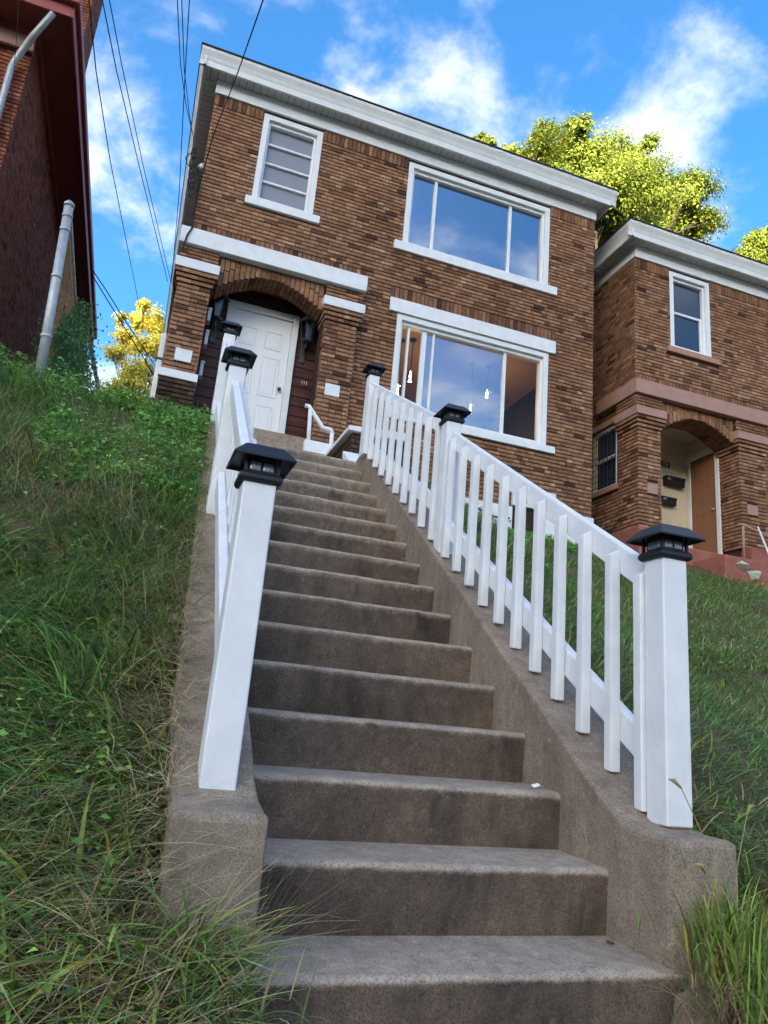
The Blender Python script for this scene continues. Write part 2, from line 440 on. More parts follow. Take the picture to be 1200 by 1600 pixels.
# keep the soil below the stairs and the landing
inside = (GX > np.where(GY < .05, -1.02, -1.22 + .049 * GY)) & (GX < np.where(GY < -.02, .06, .40 + .049 * GY)) & (GY > -1.6) & (GY < 8)
GZ = np.where(inside, GZ - .45, GZ)
GZ = np.where((GY < -1.55) & (GY > -14.5), -.98, GZ)
nx, ny = len(gx), len(gy)
me = bpy.data.meshes.new('ground')
fs = [(j * nx + i, j * nx + i + 1, (j + 1) * nx + i + 1, (j + 1) * nx + i) for j in range(ny - 1) for i in range(nx - 1)]
me.from_pydata(np.stack([GX, GY, GZ], -1).reshape(-1, 3).tolist(), [], fs)
me.polygons.foreach_set('use_smooth', [True] * len(me.polygons))
me.materials.append(M_ground)
structure(link(bpy.data.objects.new('ground', me)))
mb = MB().box(-40, 40, -3.6, -1.35, -1.05, -.86)
structure(mesh_obj('pavement', mb, M_conc2, bevel=.01))
M_asphalt = simple('asphalt', (.04, .04, .042), (.06, .06, .06), 20, .9, .2, .3)
structure(mesh_obj('road', MB().box(-40, 40, -13, -3.604, -1.2, -.972), M_asphalt))

# ------------------------------------------------------------------ stairs
RISE, RUN, SK = .18, .2768, .049
def sx(x, y): return x + SK * y
stair = thing('concrete_staircase', (-.5, 0, 0), 'long worn concrete staircase climbing between two white railings', 'stairs')
def step_mesh(i):
    """step i: nosing line at y=(i-1)*RUN, top at z=(i-1)*RISE; rounded, unevenly worn edge"""
    y0, z0 = (i - 1) * RUN, (i - 1) * RISE
    xs = np.linspace(-1.12, .07, 42)
    mb = MB(); rings = []
    rnd = random.Random(i * 13)
    ph = [rnd.uniform(0, 6.28) for _ in range(4)]
    for x in xs:
        wear = .003 * math.sin(x * 5 + ph[0]) + .002 * math.sin(x * 13 + ph[1]) + .002 * math.sin(x * 31 + ph[2]) + rnd.uniform(-.0016, .0016) - (.006 if rnd.random() < .05 else 0)
        r = .019 + wear * .5
        dy = wear * .7
        sag = -.006 * math.sin((x + 1.05) / 1.1 * math.pi) if i < 12 else -.003
        prof = [(y0 + .012, z0 - RISE - .03), (y0 + .004 + dy, z0 - .050), (y0 + dy, z0 - r * 1.1), (y0 + dy + r * .12, z0 - r * .62), (y0 + dy + r * .42, z0 - r * .22),
                (y0 + dy + r, z0 + sag * .4), (y0 + .10, z0 + sag + .002), (y0 + RUN + .03, z0 + .004), (y0 + RUN + .03, z0 - RISE - .03)]
        rings.append([(sx(x, y), y, z) for y, z in prof])
    mb.loft(rings)
    return mb
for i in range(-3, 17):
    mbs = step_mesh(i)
    if i == 16:
        mbs = MB()
        base = step_mesh(16)
        # the landing at the top of the flight
        vs = [(v[0], v[1] if v[1] < 16 * RUN - .12 else 6.2, v[2]) for v in base.v]
        mbs.add(vs, base.f)
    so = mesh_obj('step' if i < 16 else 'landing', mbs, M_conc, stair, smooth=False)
    sm = np.zeros(len(so.data.polygons), bool)
    for q in range(41): sm[q * 9 + 1:q * 9 + 6] = True
    so.data.polygons.foreach_set('use_smooth', sm)
    # the lower risers are the dirtiest; every riser lightens towards its worn nosing, with skylight and shade put into the colour
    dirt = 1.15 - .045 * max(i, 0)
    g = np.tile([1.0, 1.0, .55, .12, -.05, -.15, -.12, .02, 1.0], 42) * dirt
    so.data.attributes.new('grime_shade', 'FLOAT', 'POINT').data.foreach_set('value', g.astype(np.float32))
def curb(side):
    """sloping kerb wall beside the steps, ending in a low block at the foot"""
    rnd = random.Random(3 + side)
    if side > 0: xi, xo = .018, .245
    else: xi, xo = -1.045, -1.25
    rings = []
    ys = list(np.linspace(.02, .30, 8)) + list(np.linspace(.36, 4.05, 46)) + [4.3, 6.2]
    yfront = .02 if side > 0 else .09
    for k, y in enumerate(ys):
        y = max(y, yfront + k * .004)
        slope = .65 * y + .168
        flat = .305
        top = max(flat, slope) if y < 3.95 else .65 * 3.95 + .168 - (0 if y < 4.1 else .02)
        if .12 < y < .32: top += .012 * math.exp(-((y - .21) / .06) ** 2)
        if side > 0: bulge = 0
        else: bulge = .018 * math.exp(-((y - .1) / .13) ** 2)
        e = .017
        fr = 0
        if k == 0: fr = 1
        wob = .004 * math.sin(y * 9 + side) + rnd.uniform(-.0015, .0015)
        a, b2 = xi + wob + (bulge if side < 0 else 0), xo + (.05 if side > 0 else -.02) * float(sstep(.3, .7, y))
        s = 1 if side > 0 else -1
        low = min(y, 4) * .65 - .9
        ring = [(a, low), (a, top - e * 1.1), (a + s * e * .12, top - e * .5), (a + s * e * .45, top - e * .12), (a + s * e * 1.1, top + .002 * math.sin(y * 17)),
                (b2 - s * e, top), (b2 - s * e * .3, top - e * .3), (b2, top - e), (b2, low)]
        if s < 0: ring = ring[::-1]
        if k == 0:
            c = [(sx(px_, y), y + .0, z_) for px_, z_ in ring]
            # rounded front edge: an inner ring pulled forward and down
            fro = [(sx(np.clip(px_, min(a, b2) + .007, max(a, b2) - .007), y), y - .016, min(z_, top - .020)) for px_, z_ in ring]
            mid = [(sx(np.clip(px_, min(a, b2) + .004, max(a, b2) - .004), y), y - .011, min(z_, top - .007)) for px_, z_ in ring]
            rings += [fro, mid]
            rings.append(c)
        else:
            rings.append([(sx(px_, y), y, z_) for px_, z_ in ring])
    mb = MB().loft(rings)
    return mesh_obj('kerb_wall', mb, M_conc2, stair, smooth=False)
curb(1); curb(-1)

# ------------------------------------------------------------------ railings
PW = .092
M_rust_wood = simple('raw_post_timber', (.16, .10, .06), (.26, .17, .11), 30, .9)
def post_cap(parent, cx, cy, z):
    """square solar lamp cap: collar, four stubs, lamp box, hipped roof"""
    h = PW / 2
    c = MB()
    prof = [(h + .003, 0), (h + .010, .003), (h + .014, .010), (h + .014, .020), (h + .010, .027), (h + .003, .030)]
    c.loft([[(cx - r, cy - r, z + dz), (cx + r, cy - r, z + dz), (cx + r, cy + r, z + dz), (cx - r, cy + r, z + dz)] for r, dz in prof])
    col = mesh_obj('cap_collar', c, M_black, parent, bevel=.004)
    for sx_ in (-1, 1):
        for sy_ in (-1, 1):
            mesh_obj('cap_stub', MB().box(cx + sx_ * .046 - .004, cx + sx_ * .046 + .004, cy + sy_ * .046 - .004, cy + sy_ * .046 + .004, z + .028, z + .082), M_black, col)
    mesh_obj('lamp_box', MB().box(cx - .040, cx + .040, cy - .040, cy + .040, z + .024, z + .084), M_black, col, bevel=.003)
    for s in (-1, 1):
        for q in (-1, 1):
            l = MB().box(cx + q * .018 - .015, cx + q * .018 + .015, cy + s * .040 - .003, cy + s * .040 + .003, z + .036, z + .062)
            mesh_obj('lamp_lens', l, M_led, col, bevel=.004)
    for s in (-1, 1):
        mesh_obj('lamp_lens', MB().box(cx + s * .040 - .003, cx + s * .040 + .003, cy - .030, cy + .030, z + .036, z + .062), M_led, col, bevel=.004)
    r = MB()
    R0, R1, R2 = .087, .087, .052
    zs = z + .064
    r.loft([[(cx - q, cy - q, zz), (cx + q, cy - q, zz), (cx + q, cy + q, zz), (cx - q, cy + q, zz)]
            for q, zz in ((.078, zs + .012), (R0 - .003, zs), (R0, zs + .001), (R1, zs + .006), (R2 + .003, zs + .042), (R2 - .002, zs + .045))])
    mesh_obj('cap_roof', r, M_black, col, bevel=.0025)

def railing(name, label, posts, bal_y, side, rail_off, bal_bottom):
    """posts: (x_left, y_front, z_base, z_top). side=+1: balusters on the -x face of the rails (right railing), -1 mirrored"""
    root = thing(name, (posts[0][0], posts[0][1], posts[0][2]), label, 'railing', 'white stair railings with solar lamp caps')
    for (x, y, zb, zt) in posts:
        h = PW
        zl = zb + .007 if y < 1 else zb - .03
        p = MB().box(x, x + h, y, y + h, zl, zt + .01)
        po = mesh_obj('post', p, M_white, root, bevel=.006, seg=3)
        if y < 1: mesh_obj('post_core', MB().box(x + .008, x + h - .008, y + .008, y + h - .008, zb - .03, zl + .03), M_rust_wood, po)
        post_cap(root, x + h / 2, y + h / 2, zt)
    for k in range(len(posts) - 1):
        A, B = posts[k], posts[k + 1]
        ya, yb = A[1] + PW - .03, B[1] + .03
        xa, xb = A[0] + PW / 2, B[0] + PW / 2
        def X(y): return xa + (xb - xa) * (y - A[1] - PW / 2) / (B[1] - A[1])
        (t0, b0), (t1, b1) = rail_off[k]
        def zt_(y): return t0 + (t1 - t0) * (y - ya) / (yb - ya)
        def zb_(y): return b0 + (b1 - b0) * (y - ya) / (yb - ya)
        hw = .019
        for nm, fz in (('top_rail', zt_), ('bottom_rail', zb_)):
            ca, cb = fz(ya), fz(yb); th = .105
            mesh_obj(nm, MB().hexa([(X(ya) - hw, ya, ca - th), (X(ya) + hw, ya, ca - th), (X(yb) + hw, yb, cb - th), (X(yb) - hw, yb, cb - th),
                                    (X(ya) - hw, ya, ca), (X(ya) + hw, ya, ca), (X(yb) + hw, yb, cb), (X(yb) - hw, yb, cb)]), M_white, root, bevel=.006, seg=2)
        bw = .019
        for y in bal_y[k]:
            xc = X(y) - side * (hw + bw + .0015) + random.uniform(-.0015, .0015)
            zlo = bal_bottom(y) + random.uniform(-.008, .008)
            zhi = zt_(y) - .028
            b = MB()
            # bevel-cut ends, the high edge against the rail
            dz = .022
            lo = [(xc - bw, y - bw, zlo), (xc + bw, y - bw, zlo), (xc + bw, y + bw, zlo + .006), (xc - bw, y + bw, zlo + .006)]
            tl = [-dz if side > 0 else 0, 0 if side > 0 else -dz]
            hi = [(xc - bw, y - bw, zhi + tl[0]), (xc + bw, y - bw, zhi + tl[1]), (xc + bw, y + bw, zhi + tl[1]), (xc - bw, y + bw, zhi + tl[0])]
            b.hexa(lo + hi)
            mesh_obj('baluster', b, M_white, root, bevel=.004, seg=2)
    return root
def lin(y): return .65 * y
right_posts = [(.137, .15, .309, 1.105), (.150, 2.0, 1.47, 2.262), (.174, 3.85, 2.685, 3.388)]
railing('stair_railing', 'white railing on the right of the stairs, front post by the foxtail tuft', right_posts,
        [[.245 + .02] + [.42 + .1675 * k for k in range(10)], [2.144 + .1855 * k for k in range(9)] + [3.79]], 1,
        [((1.076 + .003, .52), (2.225, 1.70)), ((2.29, 1.78), (3.335, 2.80))], lambda y: .65 * y + .165 + .012)
left_posts = [(-1.172, .25, .309, 1.135), (-1.130, 2.0, 1.47, 2.30), (-1.072, 3.9, 2.70, 3.475)]
railing('stair_railing', 'white railing on the left of the stairs, beside the long grass bank', left_posts,
        [[.38 + .175 * k for k in range(10)], [2.14 + .18 * k for k in range(10)]], -1,
        [((1.10, .56), (2.235, 1.72)), ((2.31, 1.80), (3.42, 2.88))], lambda y: .65 * y + .165 + .012)

# ------------------------------------------------------------------ brickwork
COURSE, BL, JT = .0650, .200, .0135
PROUD = .013
class Bricks:
    """collects the bricks of one house; the largest in view become objects, the rest one mesh"""
    def __init__(s): s.items = []
    def put(s, O, U, Nn, u0, u1, z0, z1, wall, mat, tone=None, proud=PROUD, full=False, up=(0, 0, 1)):
        s.items.append((np.array(O, float), np.array(U, float), np.array(Nn, float), u0, u1, z0, z1, wall, mat,
                        random.random() if tone is None else tone, proud, full, np.array(up, float)))
def corners(it):
    O, U, Nn, u0, u1, z0, z1, wall, mat, tone, pr, full, up = it
    f = pr + random.uniform(-.002, .0015)
    e = .0022
    P = lambda u, z, d: O + U * u + up * z + Nn * d
    back = [P(u0, z0, -.004), P(u1, z0, -.004), P(u1, z1, -.004), P(u0, z1, -.004)]
    j = [random.uniform(-.0015, .0015) for _ in range(4)]
    front = [P(u0 + e, z0 + e, f + j[0]), P(u1 - e, z0 + e, f + j[1]), P(u1 - e, z1 - e, f + j[2]), P(u0 + e, z1 - e, f + j[3])]
    return back + front
BFACES = [(4, 5, 6, 7), (0, 1, 5, 4), (1, 2, 6, 5), (2, 3, 7, 6), (3, 0, 4, 7)]
def bfaces(it):
    # keep faces outward whatever the handedness of the wall frame
    if np.cross(it[1], it[12]) @ it[2] > 0: return BFACES
    return [f[::-1] for f in BFACES]
def visible_size(it):
    O, U, Nn, u0, u1, z0, z1, wall, mat, tone, pr, full, up = it
    c = O + U * (u0 + u1) / 2 + up * (z0 + z1) / 2
    if (CAM - c) @ Nn <= 0: return 0
    x, y, w = project(c)
    if w <= 0 or not (5 < x < 1195 and 5 < y < 1595): return 0
    a = np.array(project(O + U * u0 + up * z0)[:2]); b = np.array(project(O + U * u1 + up * z0)[:2]); d = np.array(project(O + U * u0 + up * z1)[:2])
    return abs(np.cross(b - a, d - a))
def tone_draw():
    r = random.random()
    if r < .07: return random.uniform(.10, .30)
    if r < .985: return min(1, max(0, random.gauss(.55, .10)))
    return random.uniform(.78, .92)
SHARED = {}
def build_bricks(B, limit=300):
    full = [(visible_size(it), k) for k, it in enumerate(B.items)]
    full = [q for q in full if q[0] > 0 and B.items[q[1]][11]]
    full.sort(reverse=True)
    pick = set(k for _, k in full[:limit])
    groups = {}
    for k, it in enumerate(B.items):
        if k in pick:
            O, U, Nn, u0, u1, z0, z1, wall, mat, tone, pr, fl, up = it
            key = (mat.name, round(u1 - u0, 4), round(z1 - z0, 4), tuple(U.round(3)), tuple(Nn.round(3)), k % 5)
            if key not in SHARED:
                c0 = (O + U * (u0 + u1) / 2 + up * (z0 + z1) / 2)
                mb = MB().add([p - c0 for p in corners(it)], bfaces(it))
                me = bpy.data.meshes.new('brick'); me.from_pydata(mb.v, [], mb.f); me.materials.append(mat); me.update()
                SHARED[key] = me
            o = link(bpy.data.objects.new('brick', SHARED[key]))
            o.location = O + U * (u0 + u1) / 2 + up * (z0 + z1) / 2
            o['tone'] = float(tone)
            o.parent = wall
        else:
            groups.setdefault((it[7].name, it[8].name), []).append(it)
    for (wn_, mn), its in groups.items():
        mb = MB(); tones = []
        for it in its:
            mb.add(corners(it), bfaces(it)); tones += [it[9]] * 8
        me = bpy.data.meshes.new('brickwork'); me.from_pydata(mb.v, [], mb.f); me.materials.append(its[0][8])
        at_ = me.attributes.new('tone', 'FLOAT', 'POINT'); at_.data.foreach_set('value', tones)
        me.update()
        o = stuff(link(bpy.data.objects.new('brickwork', me))); o.parent = its[0][7]
def lay(B, O, U, Nn, u0, u1, z0, z1, holes, wall, mat, off=0, proud=PROUD, tonef=tone_draw):
    """running bond between heights z0..z1, skipping the holes (u0,u1,z0,z1)"""
    n = int(round((z1 - z0) / COURSE))
    ch = (z1 - z0) / n
    for r in range(n):
        za, zb = z0 + r * ch, z0 + (r + 1) * ch - JT
        zm = (za + zb) / 2
        shift = (BL / 2 if (r + off) % 2 else 0) + (BL * .25 if (r + off) % 6 == 0 else 0)
        iv = [(u0, u1)]
        for (h0, h1, k0, k1) in holes:
            if k0 - .01 < zm < k1 + .01:
                nv = []
                for a, b in iv:
                    if h1 <= a or h0 >= b: nv.append((a, b)); continue
                    if h0 > a: nv.append((a, h0))
                    if h1 < b: nv.append((h1, b))
                iv = nv
        for a, b in iv:
            s = a if b - a < .6 else a - random.choice((0, .053, .106, .159))
            while s < b - .02:
                e = s + (BL if random.random() < .55 else BL * .5)
                if b - e < .05: e = b
                ss, ee = max(s, a), min(e, b)
                if ee - ss > .02:
                    fl = abs(ee - ss - BL) < 1e-4
                    gap = .003 if ee < b - 1e-6 else 0
                    tn = tonef()
                    if ee - ss < BL * .6: tn = min(1, tn + .13)
                    B.put(O, U, Nn, ss, ee - gap, za, zb, wall, mat, tn, proud, fl)
                s = e
def soldier(B, O, U, Nn, u0, u1, z0, z1, wall, mat, proud=PROUD, dark=.0):
    n = max(1, int(round((u1 - u0) / .0705))); w = (u1 - u0) / n
    for k in range(n):
        B.put(O, U, Nn, u0 + k * w, u0 + (k + 1) * w - .009, z0, z1 - JT, wall, mat, max(0, tone_draw() - dark), proud, True)
def backing(name, O, U, Nn, u0, u1, z0, z1, holes, thick, mat, parent):
    """the wall body behind the bricks, with its openings cut out"""
    us = sorted(set([u0, u1] + [v for h in holes for v in (h[0], h[1]) if u0 < v < u1]))
    zs = sorted(set([z0, z1] + [v for h in holes for v in (h[2], h[3]) if z0 < v < z1]))
    mb = MB()
    O, U, Nn = np.array(O, float), np.array(U, float), np.array(Nn, float)
    for a, b in zip(us[:-1], us[1:]):
        for c, d in zip(zs[:-1], zs[1:]):
            um, zm = (a + b) / 2, (c + d) / 2
            if any(h[0] < um < h[1] and h[2] < zm < h[3] for h in holes): continue
            P = lambda u, z, t: O + U * u + np.array([0, 0, z]) - Nn * t
            mb.hexa([P(a, c, 0), P(b, c, 0), P(b, c, thick), P(a, c, thick), P(a, d, 0), P(b, d, 0), P(b, d, thick), P(a, d, thick)])
    return mesh_obj(name, mb, mat, parent)

# ------------------------------------------------------------------ window builder
def window(root, x0, x1, z0, z1, yf, mullions, glass, frame_mat, sill=None, lintel=None, sill_mat=None, bars=None, cas=.075, clear=False, midrail=None):
    """a framed window in a wall that faces -y at yf; x0..z1 outer edge of the casing"""
    w = thing_part('window', root)
    c = MB()
    y0, y1 = yf + .004, yf + .14
    c.box(x0, x0 + cas, y0, y1, z0, z1); c.box(x1 - cas, x1, y0, y1, z0, z1)
    c.box(x0 + cas, x1 - cas, y0, y1, z1 - cas, z1)
    c.box(x0 + cas, x1 - cas, y0, y1, z0, z0 + cas * .5)
    # stepped inner stop
    i0, i1, k0, k1 = x0 + cas, x1 - cas, z0 + cas * .5, z1 - cas
    t = .035
    c.box(i0, i0 + t, y0 + .05, y1 + .03, k0, k1); c.box(i1 - t, i1, y0 + .05, y1 + .03, k0, k1)
    c.box(i0 + t, i1 - t, y0 + .05, y1 + .03, k1 - t * 1.6, k1); c.box(i0 + t, i1 - t, y0 + .05, y1 + .03, k0, k0 + t)
    mesh_obj('frame', c, frame_mat, w, bevel=.004)
    j0, j1, l0, l1 = i0 + t, i1 - t, k0 + t, k1 - t * 1.6
    yg = yf + .115
    edges = [j0] + [m for m, _ in mullions] + [j1]
    for m, mw in mullions:
        mesh_obj('mullion', MB().box(m - mw / 2, m + mw / 2, yg - .035, yg + .03, l0, l1), frame_mat, w, bevel=.003)
    for a, b in zip(edges[:-1], edges[1:]):
        if bars:
            n = len(bars); zz = [l0] + [l0 + (l1 - l0) * q for q in bars] + [l1]
            for q0, q1 in zip(zz[:-1], zz[1:]):
                # louvre panes lean out at the foot
                mesh_obj('pane', MB().hexa([(a, yg - .012, q0), (b, yg - .012, q0), (b, yg - .006, q0), (a, yg - .006, q0), (a, yg + .012, q1), (b, yg + .012, q1), (b, yg + .018, q1), (a, yg + .018, q1)]), glass, w)
            for q in zz[1:-1]:
                mesh_obj('glazing_bar', MB().box(a, b, yg - .03, yg + .02, q - .016, q + .016), frame_mat, w, bevel=.003)
        else:
            gl = glass if not clear or (a > j0 + .3 and b < j1 - .01) else M_glass_clear
            mesh_obj('pane', MB().box(a, b, yg, yg + .006, l0, l1), gl, w)
    if midrail:
        mesh_obj('meeting_rail', MB().box(j0, j1, yg - .035, yg + .02, midrail - .022, midrail + .022), frame_mat, w, bevel=.003)
        mesh_obj('sash_frame', MB().box(j1 - .05, j1, yg - .03, yg - .001, l0, midrail - .022).box(j0, j1 - .05, yg - .03, yg - .001, l0, l0 + .035), frame_mat, w, bevel=.003)
    if sill:
        mesh_obj('sill', MB().box(sill[0], sill[1], yf - .045, yf + .08, sill[2], sill[3]), sill_mat or M_whitepaint, w, bevel=.006)
    if lintel:
        mesh_obj('lintel', MB().box(lintel[0], lintel[1], yf - .03, yf + .08, lintel[2], lintel[3]), sill_mat or M_whitepaint, w, bevel=.006)
    return w
def thing_part(name, root):
    o = link(bpy.data.objects.new(name, None)); o.empty_display_size = .05
    o.location = root.location
    o.parent = root
    o.matrix_parent_inverse = Matrix.Translation(-Vector(root.location))
    return o
YF = 7.9
def eave(root, x0, x1, zs, y0, yback, side_left, side_right, gut_mat, soff_mat, gap_mat, frieze_mat, wx0, wx1, front_over=.25, zc=None):
    """flat roof edge: soffit strips, frieze, fascia gutter on the front and the two sides"""
    ztop = zs + .305
    e = MB().box(x0 - .0, x1 + .0, y0 - front_over, yback, zs + .252, zs + .2925)
    roof = mesh_obj('roof', MB().box(x0 - .075, x1 + .075, y0 - front_over - .078, yback, zs + .2935, zs + .314), M_roof, root)
    mesh_obj('roof_body', e, soff_mat, roof)
    yf0 = y0 - front_over
    def gutter_run(axis, fixed, a, b, sgn):
        # profile out (o) / height: flat lower band, ogee top
        prof = [(.0, zs + .01), (.035, zs + .01), (.038, zs + .10), (.050, zs + .13), (.062, zs + .17), (.095, zs + .24), (.10, zs + .292), (.0, zs + .292)]
        rings = []
        for t in (a, b):
            if axis == 'x': rings.append([(t, fixed - sgn * 0 - o, z) for o, z in prof])
            else: rings.append([(fixed + sgn * o, t, z) for o, z in prof])
        mb = MB().loft(rings if (axis == 'x') else rings)
        mesh_obj('gutter', mb, gut_mat, roof)
    for q in (.31, .68):
        xs_ = x0 + (x1 - x0) * q
        mesh_obj('gutter_seam', MB().box(xs_, xs_ + .05, yf0 - .0645, yf0 + .03, zs + .245, zs + .290).box(xs_, xs_ + .05, yf0 - .002, yf0 + .03, zs + .012, zs + .10), gut_mat, roof)
    gutter_run('x', yf0 + .04, x0 - .06, x1 + .06, 1)
    gutter_run('y', x0 + .04, yf0 - .02, yback, -1)
    gutter_run('y', x1 - .04, yf0 - .02, yback, 1)
    mesh_obj('soffit_backing', MB().box(x0 + .02, x1 - .02, yf0 + .06, yback, zs + .0335, zs + .25), gap_mat, roof)
    # ribbed soffit strips, front then sides
    w = .098
    n = int((x1 - x0) / .108)
    strip = None
    for k in range(n):
        xa = x0 + .02 + k * .108
        if strip is None:
            me_o = mesh_obj('soffit_strip', MB().box(0, w, yf0 + .05, y0 + .02, zs + .020, zs + .0325), soff_mat, roof, bevel=.004)
            strip = me_o
        else:
            me_o = link(bpy.data.objects.new('soffit_strip', strip.data)); me_o.parent = roof
        me_o.location.x = xa
    for s, (a, b) in ((-1, (x0 + .02, wx0)), (1, (wx1, x1 - .02))):
        if b - a < .06: continue
        st = None
        for k in range(38):
            ya = y0 + .03 + k * .108
            if st is None:
                st = mesh_obj('soffit_strip', MB().box(a, b, 0, w, zs + .020, zs + .0325), soff_mat, roof)
                oo = st
            else:
                oo = link(bpy.data.objects.new('soffit_strip', st.data)); oo.parent = roof
            oo.location.y = ya
    # frieze board
    mesh_obj('frieze', MB().box(wx0 - .02, wx1 + .02, y0 - .045, y0 + .04, zs - .055, zs + .0195).box(wx0 - .016, wx1 + .016, y0 - .034, y0 + .04, zs - .205, zs - .0551), frieze_mat, root, bevel=.004)
    mesh_obj('frieze', MB().box(wx0 - .02, wx0 + .03, y0 + .0405, yback - .1, zs - .205, zs + .0195), frieze_mat, root)
    return roof
FX = np.array([1., 0, 0]); FN = np.array([0, -1., 0])
def pier(B, root, x0, x1, yfr, ybk, z0, z1, cap, band=None, square=None, mat=M_brick, stone=M_whitepaint, base_mat=None, both=False, inner=1):
    """brick porch pier with corbelled head under a stone cap; inner: side that faces the porch"""
    body = mesh_obj('porch_pier', MB().box(x0 + .013, x1 - .013, yfr + .013, ybk, z0, cap[0]), M_mortar, root)
    hd = cap[0] - 3 * COURSE
    holes_f = []
    if band: holes_f.append((x0 - .1, x1 + .1, band[0] - .004, band[1] + .004))
    if square: holes_f.append((square[0], square[1], square[2], square[3]))
    zb = band[0] if band else z0
    if band and base_mat is not None:
        lay(B, (0, yfr + .013, 0), FX, FN, x0 - .015, x1 + .015, z0, band[0], [], body, base_mat, proud=.026)
        lay(B, (0, yfr + .013, 0), FX, FN, x0, x1, band[1], hd, holes_f, body, mat)
    else:
        lay(B, (0, yfr + .013, 0), FX, FN, x0, x1, z0, hd, holes_f, body, mat)
    # side faces
    for s, xs in ((-1, x0 + .013), (1, x1 - .013)):
        lay(B, (xs, 0, 0), np.array([0, 1., 0]), np.array([s, 0., 0]), yfr, ybk, z0, hd, [], body, mat, off=1)
    # corbels: three courses stepping out
    for k in range(3):
        g = .022 * (k + 1)
        za = hd + k * COURSE
        cb = MB().box(x0 - g + .012, x1 + g - .012, yfr - g + .012, ybk, za, za + COURSE - .001)
        mesh_obj('corbel_course', cb, M_mortar, body)
        lay(B, (0, yfr - g + .012, 0), FX, FN, x0 - g, x1 + g, za, za + COURSE, [], body, mat, off=k)
        for s, xs in ((-1, x0 - g + .012), (1, x1 + g - .012)):
            lay(B, (xs, 0, 0), np.array([0, 1., 0]), np.array([s, 0., 0]), yfr - g, ybk, za, za + COURSE, [], body, mat, off=k + 1)
    mesh_obj('pier_cap', MB().box(x0 - .075, x1 + .075, yfr - .085, ybk, cap[0], cap[1]), stone, body, bevel=.006)
    if band: mesh_obj('stone_band', MB().box(x0 - .03, x1 + .03, yfr - .03, ybk, band[0], band[1]), stone, body, bevel=.006)
    if square: mesh_obj('stone_square', MB().box(square[0] + .004, square[1] - .004, yfr - .006, yfr + .06, square[2] + .002, square[3] - .006), stone, body, bevel=.004)
    # block between cap and beam
    mesh_obj('pier_head', MB().box(x0 - .03, x1 + .03, yfr + .0, ybk, cap[1], z1), M_mortar, body)
    lay(B, (0, yfr, 0), FX, FN, x0 - .045, x1 + .045, cap[1] + .004, z1, [], body, mat)
    for s, xs in ((-1, x0 - .03), (1, x1 + .03)):
        lay(B, (xs, 0, 0), np.array([0, 1., 0]), np.array([s, 0., 0]), yfr - .012, ybk, cap[1] + .004, z1, [], body, mat, off=1)
    return body
def arch(B, root, x0, x1, zs, zc, ztop, yfr, ybk, mat):
    """flat pointed brick arch between the piers: soldiers follow a three-part soffit"""
    W = x1 - x0
    pts = [(x0, zs), (x0 + W * .17, zs + (zc - zs) * .55), (x0 + W * .38, zc - .01), (x0 + W * .60, zc), (x0 + W * .78, zs + (zc - zs) * .72), (x1, zs + .05)]
    body = MB()
    for (a, za), (b, zb) in zip(pts[:-1], pts[1:]):
        body.hexa([(a, yfr, za), (b, yfr, zb), (b, ybk, zb), (a, ybk, za), (a, yfr, ztop), (b, yfr, ztop), (b, ybk, ztop), (a, ybk, ztop)])
    w = mesh_obj('porch_arch', body, M_mortar, root)
    n = int(W / .072); st = W / n
    xs_, zs_ = [p[0] for p in pts], [p[1] for p in pts]
    for k in range(n):
        xa, xb = x0 + k * st, x0 + (k + 1) * st
        zl = float(np.interp((xa + xb) / 2, xs_, zs_))
        cuts = [zl, ztop - .004] if ztop - zl < .30 else [zl, zl + .21, ztop - .004]
        for za, zb in zip(cuts[:-1], cuts[1:]):
            if zb - za > .03:
                B.put((0, yfr, 0), FX, FN, xa + .004, xb - .004, za + .002, zb - .008, w, mat, tone_draw() * .8 + .12, PROUD, False)
    for (a, za), (b, zb) in zip(pts[:-1], pts[1:]):
        d = np.array([b - a, 0, zb - za]); L = np.linalg.norm(d); U = d / L; up = np.array([-U[2], 0, U[0]])
        m = max(1, int(round(L / .068))); sg = L / m
        for k in range(m):
            for q in range(2):
                dd = (ybk - yfr) / 2
                B.put(np.array([a, yfr + q * dd, za]), U, -up, k * sg + .004, (k + 1) * sg - .005, .004, dd - .006, w, mat, tone_draw() * .8, .008, False, np.array([0, 1., 0]))
    return w

